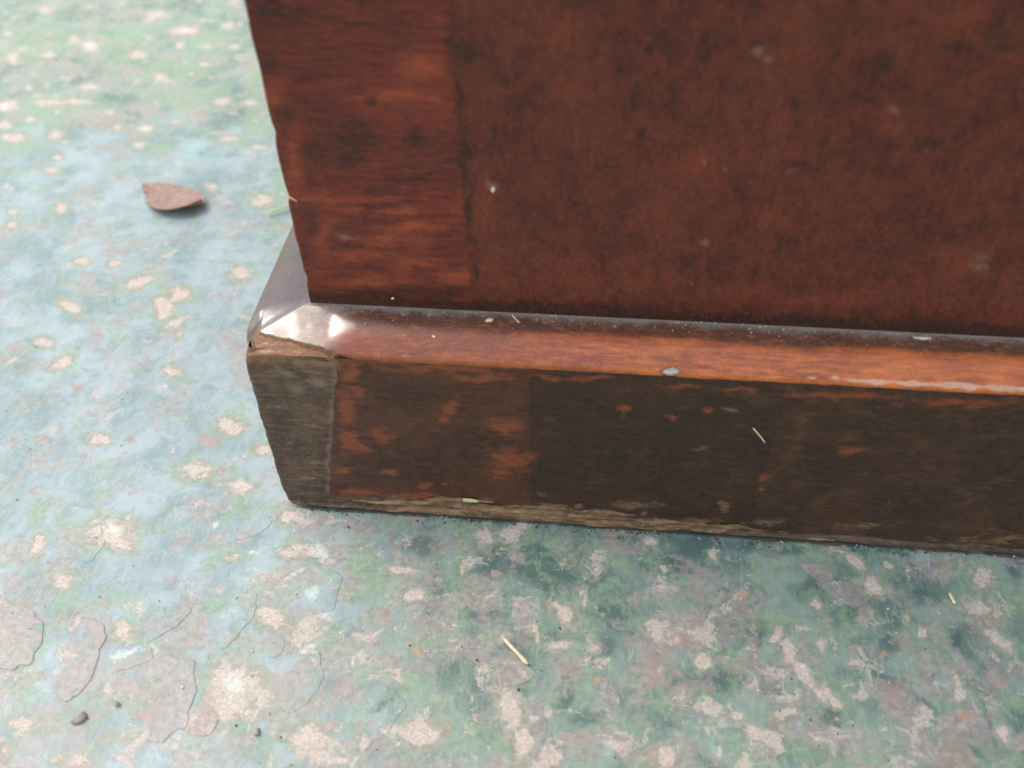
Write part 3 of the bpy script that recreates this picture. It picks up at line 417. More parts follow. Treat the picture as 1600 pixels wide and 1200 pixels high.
M_bare = wood("bare_splintered_wood", (.085, .040, .024), (.24, .130, .075), (.42, .25, .155), 'x', .9,
              (.6, .8), 0, [("black", (.03, .022, .016), .9, 1.6, .3, .2)], spec=.3, bumpd=.0004, grit_amt=.4, mottle=.6)
M_raw = wood("raw_grey_wood", (.028, .016, .012), (.084, .050, .038), (.165, .10, .078), 'x', .8,
             (.6, .8), 0, [("pale", (.36, .26, .22), .45, 3.2, .6, .55), ("break", (.30, .15, .085), .6, 3, .6, .5)], spec=.35, bumpd=.0003, grit_amt=.6, mottle=.7)
M_core = wood("dark_core_wood", (.02, .012, .009), (.04, .022, .015), (.05, .03, .02), 'x', 1, (.6, .8))

# ------------------------------------------------------------------ tabletop
fine_x = np.arange(-290, 236, 1.25); fine_y = np.arange(-110, 372, 1.25)
xs = np.concatenate([[-900, -700, -500, -380, -320], fine_x, [260, 320, 450, 620, 800, 1000]])
ys = np.concatenate([[-620, -450, -300, -200, -150], fine_y, [400, 450, 560, 720, 900]])
X, Y = np.meshgrid(xs, ys, indexing='ij')
def ground_fields(X, Y):
    F = {k: spots(X, Y, v) for k, v in GROUND_SPOTS.items()}
    # bluer left of the cabinet; greener in front, its brown reflection painted into the coat; wear grows near and far
    band = np.clip((55 - X * 1.0 - Y * .25) / 70, 0, 1) * np.clip((235 - Y) / 70, 0, 1)
    F["bluish"] = band
    F["wear"] = np.maximum(np.clip((20 - Y) / 60, .10, 1) * np.where(X < -40, .9, 1.0), .8 * np.clip((Y - 190) / 80, 0, 1))
    F["grime_contact_shade"] = np.where((X > 1), 1.2 - np.abs(Y - .2) / .9 - np.clip((8 - X) / 6, 0, 2), -1) + (fbm(X / 9, Y / 9, 19) - .5) * 1.6  # dark line along the plinth base, a contact shadow painted on the tabletop
    return F
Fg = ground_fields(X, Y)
relief = (fbm(X / 22, Y / 22, 3, 3) - .5) * .35 * (np.abs(X) < 300)
lift = np.clip(Fg["mauve"], 0, .25) * .7
Zt = relief + lift * .5 - .25
# keep the sheet just under the plinth
Zt = np.where((X > -2) & (Y > -3), np.minimum(Zt, -.06), Zt)
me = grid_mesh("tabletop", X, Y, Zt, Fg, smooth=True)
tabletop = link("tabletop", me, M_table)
tag(tabletop, kind="structure")
# the thickness of the slab below the painted face
def slab_sides():
    x0, x1, y0, y1 = xs[0], xs[-1], ys[0], ys[-1]
    vs, fs = [], []
    loop = [(x, y0) for x in (x0, x1)] + [(x1, y1), (x0, y1)]
    for x, y in loop: vs.append((x * S, y * S, -.26 * S))
    for x, y in loop: vs.append((x * S, y * S, -32 * S))
    for i in range(4):
        j = (i + 1) % 4
        fs.append((i, i + 4, j + 4, j))
    fs.append((4, 7, 6, 5))
    mm = bpy.data.meshes.new("tabletop_edge"); mm.from_pydata(vs, [], fs)
    return mm
o = link("tabletop_edge", slab_sides(), M_table, tabletop)

# ------------------------------------------------------------------ cabinet
C0, D0, H2, H = 15.6, 12.3, 65.46, 60.0
XR, YB, TOP = 460.0, 270.0, 470.0      # right side, back, height (all out of the picture)
cabinet = bpy.data.objects.new("cabinet", None); COL.objects.link(cabinet)
cabinet.empty_display_size = .05
tag(cabinet, "dark mahogany cabinet with timeworn moulded plinth standing on the weathered painted tabletop", "cabinet")

def box(name, x0, x1, y0, y1, z0, z1, mat, bev=.4, parent=cabinet):
    b = bev
    prof = []
    vs = []
    for z, i in ((z0, b), (z0 + b, 0), (z1 - b, 0), (z1, b)):
        for cx, cy, sx, sy in ((x0, y0, 1, 1), (x1, y0, -1, 1), (x1, y1, -1, -1), (x0, y1, 1, -1)):
            if (sx * sy) > 0:
                vs.append((cx + sx * i, cy + sy * (b + i), z)); vs.append((cx + sx * (b + i), cy + sy * i, z))
            else:
                vs.append((cx + sx * (b + i), cy + sy * i, z)); vs.append((cx + sx * i, cy + sy * (b + i), z))
    fs = []
    for r in range(3):
        for k in range(8):
            fs.append((r * 8 + k, r * 8 + (k + 1) % 8, r * 8 + 8 + (k + 1) % 8, r * 8 + 8 + k))
    fs.append(tuple(range(7, -1, -1))); fs.append(tuple(range(24, 32)))
    me = bpy.data.meshes.new(name)
    me.from_pydata([tuple(c * S for c in v) for v in vs], [], fs)
    return link(name, me, mat, parent)

# carcass behind the veneers, plinth core behind its own
box("carcass", C0 + .5, XR - 15, D0 + 1.3, YB - 12, 30, TOP, M_core)
box("plinth_core", 1.2, XR, 1.6, YB, .3, 57.2, M_core)

# --- crossbanded strip and main panel of the front
def zstations(z0, z1, step, ztop):
    a = np.arange(z0, z1, step)
    return np.concatenate([a, np.linspace(z1, ztop, 12)])
ZS = zstations(H2 - 2.0, 160, .8, TOP)
tz = (ZS - ZS[0]) / (ZS[-1] - ZS[0])
JOINT = 55.4
def panel_fields(U, Z):
    F = {k: spots(U, Z, v) for k, v in PANEL_SPOTS.items()}
    F["grime_contact_shade"] = 1.25 - (Z - H2) / 4.2 + (fbm(U / 7, Z / 7, 31) - .5) * .9
    return F
def edge_x(z):   # slightly nibbled left edge of the cabinet front
    e = C0 + (fbm(z / 7.0, z * 0 + 2, 41, 4) - .5) * .5
    for zc, w, dpt in ((112, 2.2, .5), (96, 1.6, .45), (73, 1.5, .5), (82, 1.2, .25)):
        e = e + dpt * np.exp(-((z - zc) / w) ** 2)
    return e
ux = np.concatenate([[0, .25, .6], np.arange(1.0, JOINT - C0 - .3, .8), [JOINT - C0]])
U = C0 + np.repeat(ux[:, None], len(ZS), 1)
Z = np.repeat(ZS[None, :], len(ux), 0)
wgt = np.clip(1 - (U - C0) / 3, 0, 1)
U = U + wgt * (edge_x(Z) - C0)
Yf = D0 + (fbm(U / 9, Z / 9, 51, 3) - .5) * .12
# rounded outer edge, return along the side, and a soft fall into the joint
Yf[0, :] += .45; Yf[1, :] += .12
Yf[-1, :] += .05
U = np.vstack([U[:1] + .02, U, U[-1:], U[-1:]]); Z = np.vstack([Z[:1], Z, Z[-1:], Z[-1:]]); Yf = np.vstack([Yf[:1] + 1.2, Yf, Yf[-1:], Yf[-1:] + .8])
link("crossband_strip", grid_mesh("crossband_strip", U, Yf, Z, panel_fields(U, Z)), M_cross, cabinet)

ux = np.concatenate([np.arange(JOINT, 215, .9), np.linspace(216, XR - 15, 10)])
U = np.repeat(ux[:, None], len(ZS), 1); Z = np.repeat(ZS[None, :], len(ux), 0)
Yf = D0 + .01 + (fbm(U / 14, Z / 14, 53, 3) - .5) * .18
Yf[0, :] += .05
for (xa, za, xb, zb, w, dp) in ((103, 80.8, 106.8, 75.5, .35, .3), (111, 113.5, 114.5, 118, .5, .3)):   # dents
    t = np.clip(((U - xa) * (xb - xa) + (Z - za) * (zb - za)) / ((xb - xa) ** 2 + (zb - za) ** 2), 0, 1)
    dd = np.hypot(U - xa - t * (xb - xa), Z - za - t * (zb - za))
    Yf += dp * np.exp(-(dd / w) ** 2)
U = np.vstack([U[:1], U[:1], U]); Z = np.vstack([Z[:1], Z[:1], Z]); Yf = np.vstack([Yf[:1] + .8, Yf[:1], Yf])
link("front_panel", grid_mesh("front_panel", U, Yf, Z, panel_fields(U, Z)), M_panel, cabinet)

# left side of the carcass (faces away from the camera)
ysd = np.linspace(D0 + .9, YB - 12, 40); zsd = np.linspace(H2 - 2, TOP, 40)
Yg, Zg = np.meshgrid(ysd, zsd, indexing='ij')
link("side_panel", grid_mesh("side_panel", np.full(Yg.shape, C0 + .45), Yg, Zg,
     {"ember": Yg * 0 - 1, "black": Yg * 0 - 1, "pale": Yg * 0 - 1, "grime_contact_shade": Yg * 0 - 1}, flip=True), M_panel, cabinet)

# --- moulding: ovolo swept along the front and the left side, mitred at the corner
PR = np.array([(0, 65.46), (.9, 65.42), (2.2, 65.3), (3.8, 65.05), (5.4, 64.65), (6.9, 64.1), (8.3, 63.4), (9.6, 62.55),
               (10.7, 61.7), (11.5, 60.95), (12.0, 60.35), (12.3, 59.75), (12.32, 59.1), (12.1, 58.7), (10.5, 58.5)])
pw = np.interp(np.linspace(0, 1, 120), np.linspace(0, 1, len(PR)), PR[:, 0])
pz = np.interp(np.linspace(0, 1, 120), np.linspace(0, 1, len(PR)), PR[:, 1])
for _ in range(12):
    pw[1:-1] = (pw[:-2] + 2 * pw[1:-1] + pw[2:]) / 4; pz[1:-1] = (pz[:-2] + 2 * pz[1:-1] + pz[2:]) / 4
def sstep(a, b, x):
    t = np.clip((x - a) / (b - a), 0, 1); return t * t * (3 - 2 * t)
def worn_edge(x):      # where the top skin of the corner has broken away, as a distance out from the cabinet
    return 8.2 + 3.9 * np.clip(x, -2, 26) / 25 + (fbm(x / 4, x * 0, 65, 4) - .5) * 1.2
def corner_wear(X, Y, Z, W, k):
    q = np.maximum(X, 0)
    We = worn_edge(q)
    top = 65.45 - .345 * np.clip(W - 1.0, 0, 20)
    top = top + (fbm(X / 8, Y / 8, 61, 3) - .5) * .20 * np.clip(W / 5, 0, 1)
    edge = 65.45 - .345 * (We - 1.0)
    f = np.clip((W - We) / np.maximum(12.32 - We, .2), 0, 1)
    low = edge - .5 - (edge - .5 - 58.9) * f ** .8 + (fbm(X / 2.0, W * 1.5, 67, 4) - .5) * .9
    Zc = np.where(W > We, low, top)
    Z2 = Z * (1 - k) + Zc * k
    r = np.hypot(X, Y); c = np.clip(1 - r / 9.0, 0, 1)
    X = X + c ** 2 * 2.6; Y = Y + c ** 2 * 1.5
    Z2 = Z2 - c ** 2 * 1.0
    br = np.where(W > We + .1, 1.0, -1.0) * k - (1 - k)
    ck = (1 - np.abs(W - We) / .45) * k - (1 - k)
    return X, Y, Z2, br, ck
ss_ = np.concatenate([np.linspace(0, 40, 110), np.arange(40.6, 215, .9), np.linspace(216, XR, 10)])
Sg = np.repeat(ss_[:, None], len(pw), 1); W = np.repeat(pw[None, :], len(ss_), 0); Zm = np.repeat(pz[None, :], len(ss_), 0)
mx = C0 * (1 - W / 12.3)
Xm = np.where(Sg < 40, mx + (40 - mx) * Sg / 40, Sg)
Ym = D0 - W
Zm = Zm + (fbm(Xm / 18, W / 6, 71, 3) - .5) * .30 * np.clip(W / 3, 0, 1)
arr = np.exp(-((W - 12) / 1.2) ** 2)
for xc, w, dp in ((103, 1.6, .9), (140, 1.2, .35), (150, 3.0, .3), (46, 2, .25), (71, 1, .3), (181, 4, .25), (88, 1.5, .2)):
    e = np.exp(-((Xm - xc) / w) ** 2) * arr
    Zm = Zm - e * dp * .6; Ym = Ym + e * dp * .7
Ym = Ym + arr * (fbm(Xm / 3, Xm * 0, 73, 4) - .5) * .35
Xm, Ym, Zm, br, ck = corner_wear(Xm, Ym, Zm, W, 1 - sstep(21, 29, Xm))
dust = .98 - W / 4.5 - .25 * np.clip(W / 1.2, 0, 1) + (fbm(Xm / 3, W / 2, 77, 4) - .5) * .7
tint = 3.1 - W / 2.4 + .5 * np.clip(1 - (Xm - 10) / 50, -.5, 1.6) + (fbm(Xm / 9, W / 2, 79, 3) - .5) * .8  # shade and reflection at the back of the moulding, put into the colour
tint = np.where(br > 0, -1, np.maximum(tint, (1 - sstep(14, 30, Xm)) * 1.1 + (fbm(Xm / 5, W / 3, 80, 3) - .5) * .5))
edge_glint = (1 - np.abs(W - 11.8) / .5) * 1.0 - 1.1 * (1 - sstep(120, 150, Xm)) + (fbm(Xm / 2.5, W, 83, 3) - .5) * 2.2  # pale broken line on the arris, a highlight painted in colour
link("moulding", grid_mesh("moulding", Xm, Ym, Zm, {"dust": dust, "shade_tint": tint, "red": 1.3 - (Xm - 25) / 60 + (fbm(Xm / 14, W / 3, 84, 3) - .5) * .8, "break": br, "crack": ck, "edge_glint": edge_glint, "gloss": (1 - sstep(20, 30, Xm)) * (br < 0)}), M_mould, cabinet)
yy = np.concatenate([np.linspace(0, 30, 80), np.linspace(31, YB, 60)])
Sg = np.repeat(yy[:, None], len(pw), 1); W = np.repeat(pw[None, :], len(yy), 0); Zs = np.repeat(pz[None, :], len(yy), 0)
my = D0 * (1 - W / 12.3)
Xs = C0 * (1 - W / 12.3)
Ys = np.where(Sg < 30, my + (30 - my) * Sg / 30, Sg)
Zs = Zs + (1 - np.clip((W - 9.5) / 3, 0, 1)) * (65.3 - Zs) * .6
Zs = Zs + (fbm(Ys / 15, W / 6, 81, 3) - .5) * .2
Xs, Ys, Zs, br, ck = corner_wear(Xs, Ys, Zs, W, 1 - sstep(.5, 9, np.minimum(Sg, 30) + np.where(Sg > 30, 30, 0)))
dust = .20 - W / 9 + (fbm(Ys / 4, W / 4, 87, 3) - .5) * .9
edge = (W - 12.0) * 2.0 + (fbm(Ys / 4, W, 88, 3) - .5) * .8
link("moulding", grid_mesh("moulding", Xs, Ys, Zs, {"dust": dust, "break": np.maximum(br, edge - .6), "crack": ck, "gloss": (1 - sstep(4, 16, Ys)) * (br < 0)}, flip=True), M_ledge, cabinet)

# --- plinth face: raw corner block, veneer pieces, bare splintered foot
def lefttaper(Z):   # the corner leans in a little and is rounded under the moulding
    return 2.3 * np.clip((Z - 51) / 9, 0, 1) ** 2.2
def plinth_fields(U, Z):
    return {k: spots(U, Z, v) for k, v in PLINTH_SPOTS.items()}

def veneer(name, x0f, x1f, zlo, zhi, y0, mat, step=.6, thick=1.2, amp=.12, seed=0, fields=plinth_fields, nz=80, curl=.0, coarse_to=None, ease=.01):
    tu = np.linspace(0, 1, max(8, int(abs(x1f(30.) - x0f(30.)) / step)))
    if coarse_to: pass
    tv = np.linspace(0, 1, nz)
    T, V = np.meshgrid(tu, tv, indexing='ij')
    Zz = zlo(x0f(30.) + T * (x1f(30.) - x0f(30.)), 0) * (1 - V) + zhi * V
    a, b = x0f(Zz), x1f(Zz)
    U = a + (b - a) * T
    Yv = y0 + (fbm(U / 11, Zz / 7, 91 + seed, 4) - .5) * amp * 2
    # eased edges
    e = np.minimum(np.minimum((U - a), (b - U)), Zz - Zz[:, :1])
    Yv = Yv + ease * np.clip(1 - e / .5, 0, 1) ** 2
    ring = lambda A, f=None: A
    U = np.pad(U, 2, mode='edge'); Zz = np.pad(Zz, 2, mode='edge'); Yv = np.pad(Yv, 2, mode='edge')
    Yv[0, :] += thick; Yv[-1, :] += thick; Yv[:, 0] += thick
    return link(name, grid_mesh(name, U, Yv, Zz, fields(U, Zz)), mat, cabinet)

def rag(scale, seed, amp):
    return lambda x: (fbm(np.asarray(x) / scale, np.asarray(x) * 0 + .3, seed, 5) - .5) * amp
foot_top = lambda x, _=0: 2.2 + np.interp(x, [0, 20, 30, 45, 60, 75, 95, 115, 140, 200, 460], [2, 3.6, 5.6, 7.2, 7.8, 7.2, 6.0, 3.8, 2.2, 1.2, .8]) * .75 + rag(7, 101, 3.6)(x) + rag(2.5, 107, 1.3)(x)
# left end of the first veneer: it broke off along this line
brk = lambda z: 15.6 + (24.6 - 15.6) * (np.clip(z, 10, 59) - 15.5) / 43.5 + (fbm(np.asarray(z) / 3.0, np.asarray(z) * 0, 111, 4) - .5) * 1.3
J1, J2 = 70.4, 129.5
con = lambda v: (lambda z: z * 0 + v)
veneer("veneer_piece", brk, con(J1), foot_top, 58.9, .10, M_plinth_red, seed=1, ease=.12)
veneer("veneer_piece", con(J1), con(J2), foot_top, 58.95, .13, M_plinth_black, seed=2)
veneer("veneer_piece", con(J2), con(XR), foot_top, 58.9, .10, M_plinth, step=1.2, seed=3)

# raw corner block, left bare where the veneer has gone
zz = np.linspace(1.0, 59.9, 130); uu = np.linspace(0, 27.5, 70)
Ub, Zb = np.meshgrid(uu, zz, indexing='ij')
Yb = 1.15 + (fbm(Ub / 9, Zb / 1.1, 121, 4) - .5) * .55 + (fbm(Ub / 2.5, Zb / 2.5, 123, 4) - .5) * .35
Yb += .5 * np.clip(1 - Ub / 1.0, 0, 1) ** 2 * 1.2
low = np.clip(1 - Zb / 7, 0, 1)
Ub = Ub + lefttaper(Zb) + low * .9 + (1 - np.clip(Ub / 4, 0, 1)) * (fbm(Zb / 4, Zb * 0, 125, 4) - .5) * .5
Zb = Zb + np.where(Zb < 2, (fbm(Ub / 4, Ub * 0, 127) - .5) * 1.5, 0)
pal = .9 - np.abs(Ub - brk(Zb) + .7) / 1.3
pal = np.maximum(pal, .9 - np.abs(Zb - 56.5) / 3)
pal = np.maximum(pal, spots(Ub, Zb, [(8, 12, .3, 0, 0, .8), (5, 40, .25, 0, 0, .9), (14, 33, .2, 0, 0, 1.1), (9, 52, .15, 0, 0, .3), (12, 18, .4, 0, 0, 1.2), (6, 26, .5, 0, 0, 1.3), (17, 50, .25, 0, 0, .2), (12, 46, .25, 0, 0, .25)]))
Ub = np.vstack([Ub[:1], Ub]); Zb = np.vstack([Zb[:1], Zb]); pal = np.vstack([pal[:1], pal]); Yb = np.vstack([Yb[:1] + 3, Yb])
brk2 = np.clip((Zb - 52) / 5, -1, 1) + (fbm(Ub / 3, Zb / 2, 128, 4) - .5) * 1.5
link("corner_block", grid_mesh("corner_block", Ub, Yb, Zb, {"pale": pal, "break": brk2}), M_raw, cabinet)

# side face of the plinth (its front edge shows as a thin line down the corner)
ys_ = np.concatenate([np.linspace(1.9, 20, 30), np.linspace(22, YB, 20)]); zs_ = np.linspace(1.2, 59.2, 60)
Yq, Zq = np.meshgrid(ys_, zs_, indexing='ij')
Xq = .12 + lefttaper(Zq) * 1.0 + (fbm(Yq / 9, Zq / 9, 131, 3) - .5) * .2 + np.clip(1 - Zq / 7, 0, 1) * .7
Xq2 = np.vstack([Xq[:1] + .8, Xq]); Yq2 = np.vstack([Yq[:1], Yq]); Zq2 = np.vstack([Zq[:1], Zq])
link("side_veneer", grid_mesh("side_veneer", Xq2, Yq2, Zq2, plinth_fields(Yq2 + 140, Zq2), flip=True), M_plinth, cabinet)

# bare foot: strips of splintered ground wood below the veneers
def strip(x0, x1, z0, z1, y0, seed, taper=.6, mat=M_bare, name="splinter", amp=.7):
    n = max(10, int((x1 - x0) / .6)); t = np.linspace(0, 1, n)
    x = x0 + (x1 - x0) * t
    w = np.minimum(1, np.minimum(t, 1 - t) * 2 / taper + .12)
    zc = (z0 + z1) / 2 + (fbm(x / 9, x * 0, seed, 4) - .5) * 1.4
    hh = (z1 - z0) / 2 * w * (.8 + .5 * (fbm(x / 3, x * 0, seed + 5, 4)))
    v = np.linspace(-1, 1, 11)
    X_ = np.repeat(x[:, None], 11, 1)
    Z_ = zc[:, None] + hh[:, None] * v[None, :]
    Y_ = y0 + .9 * np.abs(v[None, :]) ** 3 * np.ones((n, 1)) + (fbm(X_ / 4, Z_ / .7, seed + 9, 4) - .5) * amp
    Y_[:, 0] += 1.4; Y_[:, -1] += 1.4
    Z_ = np.maximum(Z_, .05)
    F = {"break": X_ * 0 - 1, "pale": X_ * 0 - 1, "dust": X_ * 0 - 1, "shade_tint": X_ * 0 - 1, "edge_glint": X_ * 0 - 1, "crack": X_ * 0 - 1, "red": X_ * 0 - 1, "gloss": X_ * 0, "black": (fbm(X_ / 9, Z_ / 2, seed + 3, 4) - .55) * 3 + .7 * np.clip(1 - X_ / 38, 0, 1)}
    return link(name, grid_mesh(name, X_, Y_, Z_, F), mat, cabinet)
strip(2.5, 152, -.3, 3.0, -.15, 201, .9)
strip(112, 340, -.3, 2.9, .0, 203, .4, M_raw)
strip(20, 66, 2.4, 5.2, .25, 205)
strip(50, 104, 2.2, 4.8, .2, 207)
strip(63, 100, 4.2, 6.8, .5, 209)
strip(94, 140, 1.8, 4.2, .35, 211)
strip(34, 60, 5.4, 8.0, .6, 213)
strip(3.5, 30, 2.6, 5.6, .7, 215, .3, M_raw)
strip(72, 88, 6.2, 8.2, .75, 217)
# a curled splinter standing off the foot
# broken rim of the moulding over the missing veneer
strip(2.0, 24.5, 57.4, 59.2, .15, 221, .3, M_bare, "splinter", .5)

# ------------------------------------------------------------------ small loose things
def simple_mat(name, a, b, rough=.6, sc=1.0, bump=.0001, spec=.4, trans=0):
    n = NT(name)
    f = n.noise(sc, 5, .65)
    col = n.mix(n.ss(f, .3, .7), a, b)
    return n.out(col, rough, n.bump(n.noise(sc * 2, 4), bump, .7), Specular_IOR_Level=spec)
M_leaf = simple_mat("dry_leaf", (.25, .135, .115), (.38, .235, .20), .55, .5, .00025)
M_straw = simple_mat("pale_straw", (.62, .47, .28), (.80, .66, .46), .5, 1.0)
M_green = simple_mat("green_straw", (.38, .42, .17), (.55, .56, .30), .5, 1.0)
M_stick = simple_mat("pale_stick", (.66, .46, .30), (.80, .62, .46), .55, 1.0)
M_stone = simple_mat("grey_grit", (.27, .235, .225), (.42, .37, .355), .75, .8, .0003)
M_chip = simple_mat("pale_chip", (.55, .46, .32), (.75, .66, .52), .6, 1.5)
M_glint = simple_mat("pale_glint", (.34, .30, .29), (.55, .50, .48), .10, 1.0, .0001, .8)  # whitish colour of the lumps that stand in for glints on the moulding

def leaf():
    # outline in leaf space: u 0..1 from tip to base, v across
    n, k = 70, 41
    u = np.linspace(0, 1, n)[:, None] * np.ones((1, k)); v = np.linspace(-1, 1, k)[None, :] * np.ones((n, 1))
    A = np.array([-101.8, 156.0]); B = np.array([-70.2, 141.0])
    ax = B - A; Ln = np.hypot(*ax); ax = ax / Ln; nr = np.array([-ax[1], ax[0]])
    up = np.interp(u, [0, .08, .25, .5, .75, .92, 1], [.2, 2.0, 4.6, 6.3, 6.0, 3.6, .3])
    dn = np.interp(u, [0, .1, .2, .3, .47, .65, .82, .93, 1], [.2, 3.2, 5.6, 8.6, 11.0, 12.2, 10.6, 6.5, .4])
    dn = dn - 1.6 * np.exp(-((u - .2) / .05) ** 2)
    w = np.where(v > 0, v * up, v * dn)
    X_ = A[0] + ax[0] * u * Ln + nr[0] * w; Y_ = A[1] + ax[1] * u * Ln + nr[1] * w
    Z_ = .5 + 5.5 * np.clip(u - .45, 0, 1) ** 1.5 + .006 * w ** 2 + 1.6 * np.clip(-v, 0, 1) ** 2 * np.clip(u - .3, 0, 1) * 2 + (fbm(X_ / 5, Y_ / 5, 301) - .5) * .5
    Z_ -= .35 * np.exp(-(w / .7) ** 2)
    Z_ +=   .06 * np.cos((u * Ln - np.abs(w) * .7) * 2 * np.pi / 3.6) * np.clip(np.abs(w) / 2, 0, 1)
    cx, cy = -85., 146.
    me = grid_mesh("leaf", X_ - cx, Y_ - cy, Z_, flip=True)
    o = link("leaf", me, M_leaf); o.location = (cx * S, cy * S, 0)
    md = o.modifiers.new("t", 'SOLIDIFY'); md.thickness = .35 * S; md.offset = 0
    return o
def paint_flake(poly, mat, lift, seed):
    """thin curling flake of paint: ragged outline, thickness and a slightly raised rim"""
    P_ = np.array(poly, float); c = P_.mean(0)
    pts = []
    for a, b in zip(P_, np.roll(P_, -1, 0)):
        k = max(3, int(np.hypot(*(b - a)) / .8))
        for t in np.arange(k) / k: pts.append(a + (b - a) * t)
    pts = np.array(pts)
    for _ in range(3): pts = (np.roll(pts, 1, 0) + 2 * pts + np.roll(pts, -1, 0)) / 4
    d = pts - c
    pts = c + d * (1 + (fbm(pts[:, 0] / 3, pts[:, 1] / 3, seed, 4) - .5)[:, None] * .5)
    rr = np.array([1.02, 1.0, .985, .9, .75, .55, .35, .15, .02])
    n, k = len(pts), len(rr)
    X_ = c[0] + (pts[:, 0] - c[0])[:, None] * rr; Y_ = c[1] + (pts[:, 1] - c[1])[:, None] * rr
    X_ = np.vstack([X_, X_[:1]]); Y_ = np.vstack([Y_, Y_[:1]])
    base = lift * np.array([0, .8, 1, 1, .9, .8, .7, .65, .6])[None, :]
    Z_ = base * (.55 + .9 * fbm(X_ / 9, Y_ / 9, seed + 3, 2)) + (fbm(X_ / 22, Y_ / 22, 3, 3) - .5) * .35 * 1.0 - .25 + .10
    Z_[:, 0] = -.6
    Z_ += (fbm(X_ / 2, Y_ / 2, seed + 7, 3) - .5) * .08
    F = ground_fields(X_, Y_)
    if mat == 'm':
        F["mauve"] = np.maximum(F["mauve"], .40 + (fbm(X_ / 4, Y_ / 4, seed + 11, 4) - .5) * 1.6)
    return link("paint_flake", grid_mesh("paint_flake", X_, Y_, Z_, F, flip=False), M_table, tabletop)
for i_, (poly, mt_, lf) in enumerate(FLAKES):
    paint_flake(poly, mt_, lf * (.30 if mt_ == 'm' else .07), 400 + i_ * 13)

tag(leaf(), "dry pinkish brown leaf with one edge lifted, on the tabletop left of the cabinet", "leaf")

def stick(name, mat, p0, p1, r, flat=.5, bend=0., label="", cat="straw", seg=9, sides=7, group=None):
    p0, p1 = Vector(p0), Vector(p1)
    d = p1 - p0; L_ = d.length; d.normalize()
    side = d.cross(Vector((0, 0, 1)));
    if side.length < .1: side = Vector((1, 0, 0))
    side.normalize(); upv = side.cross(d)
    vs, fs = [], []
    rn = random.Random(int(p0.x * 10))
    for i in range(seg):
        t = i / (seg - 1)
        c = d * (t * L_) + upv * (bend * 4 * t * (1 - t)) + side * (bend * .5 * math.sin(t * 5))
        rr = r * (1 if .06 < t < .94 else .55) * (.85 + .3 * rn.random())
        for k in range(sides):
            a = 2 * math.pi * k / sides
            vs.append(tuple((c + side * math.cos(a) * rr + upv * math.sin(a) * rr * flat) * S))
    for i in range(seg - 1):
        for k in range(sides):
            k2 = (k + 1) % sides
            fs.append((i * sides + k, i * sides + k2, (i + 1) * sides + k2, (i + 1) * sides + k))
    fs.append(tuple(range(sides))[::-1]); fs.append(tuple(range((seg - 1) * sides, seg * sides)))
    me = bpy.data.meshes.new(name); me.from_pydata(vs, [], fs)
    me.polygons.foreach_set("use_smooth", [True] * len(fs)); me.update()
    o = link(name, me, mat); o.location = p0 * S
    return tag(o, label, cat, group)

stick("stick", M_stick, (66.6, -36.9, .6), (73.2, -43.5, .6), .55, .6, .1, "short pale stick lying on the tabletop below the cabinet's front", "stick")
stick("straw", M_green, (-44.8, 138.0, 1.2), (-35.5, 143.4, 1.6), .55, .4, .5, "yellow green straw end on the tabletop behind the cabinet's left edge", "straw")
stick("straw", M_straw, (14.7, D0 - .5, 97.2), (17.9, D0 - .45, 95.1), .22, .6, .1, "pale straw fibre caught on the left edge of the cabinet front", "straw")
stick("straw", M_straw, (65.2, 11.0, 65.9), (68.3, 8.2, 64.3), .16, .6, .2, "thin pale fibre on the dusty moulding, right of a flat straw chip", "straw")
stick("straw", M_straw, (124.2, -.3, 43.6), (127.8, -.3, 38.6), .32, .5, .1, "thin tan splinter stuck slantwise on the dark plinth face", "straw")
stick("straw", M_straw, (179.3, -13.6, .5), (179.9, -16.9, .5), .45, .6, .1, "small tan straw bit on the tabletop close to the plinth at the right", "straw")
stick("straw", M_chip, (12.9, 22.5, 65.9), (14.6, 20.0, 65.7), .3, .5, .1, "tiny pale sliver on the side moulding against the cabinet's left edge", "straw")

def lump(name, mat, c, r, sq=(1, 1, .7), seed=0, label="", cat="grit", group=None, rot=0):
    import bmesh
    bm = bmesh.new(); bmesh.ops.create_icosphere(bm, subdivisions=3, radius=1)
    rn = random.Random(seed); dirs = [Vector((rn.uniform(-1, 1), rn.uniform(-1, 1), rn.uniform(-1, 1))).normalized() for _ in range(9)]
    ph = [rn.uniform(.55, .85) for _ in dirs]
    for v in bm.verts:
        for dd, p in zip(dirs, ph):
            q = v.co.dot(dd)
            if q > p: v.co -= dd * (q - p) * .8
        v.co = Vector((v.co.x * sq[0], v.co.y * sq[1], v.co.z * sq[2])) * r * S
        v.co = Matrix.Rotation(rot, 3, 'Z') @ v.co
    me = bpy.data.meshes.new(name); bm.to_mesh(me); bm.free()
    me.polygons.foreach_set("use_smooth", [True] * len(me.polygons)); me.update()
    o = link(name, me, mat); o.location = Vector(c) * S
    return tag(o, label, cat, group)
PG = "grit grains on the tabletop"
lump("pebble", M_stone, (-32.1, -66.8, .4), 1.9, (1.1, .8, .55), 3, "largest grey grit grain, lying on the tabletop near the lower left", "pebble", PG, .5)
lump("pebble", M_stone, (-24.2, -62.6, .3), .85, (1.1, .8, .7), 4, "small dark grit grain just right of the largest grain", "pebble", PG)
lump("pebble", M_stone, (11.6, -66.3, .3), 1.0, (.8, 1.0, .8), 5, "grey grit grain lying right of the large pink paint patch", "pebble", PG)
lump("pebble", M_chip, (-9.9, -56.9, .2), .6, (1, .8, .6), 6, "tiny pale grit grain on the dark grey patch at the lower left", "pebble", PG)
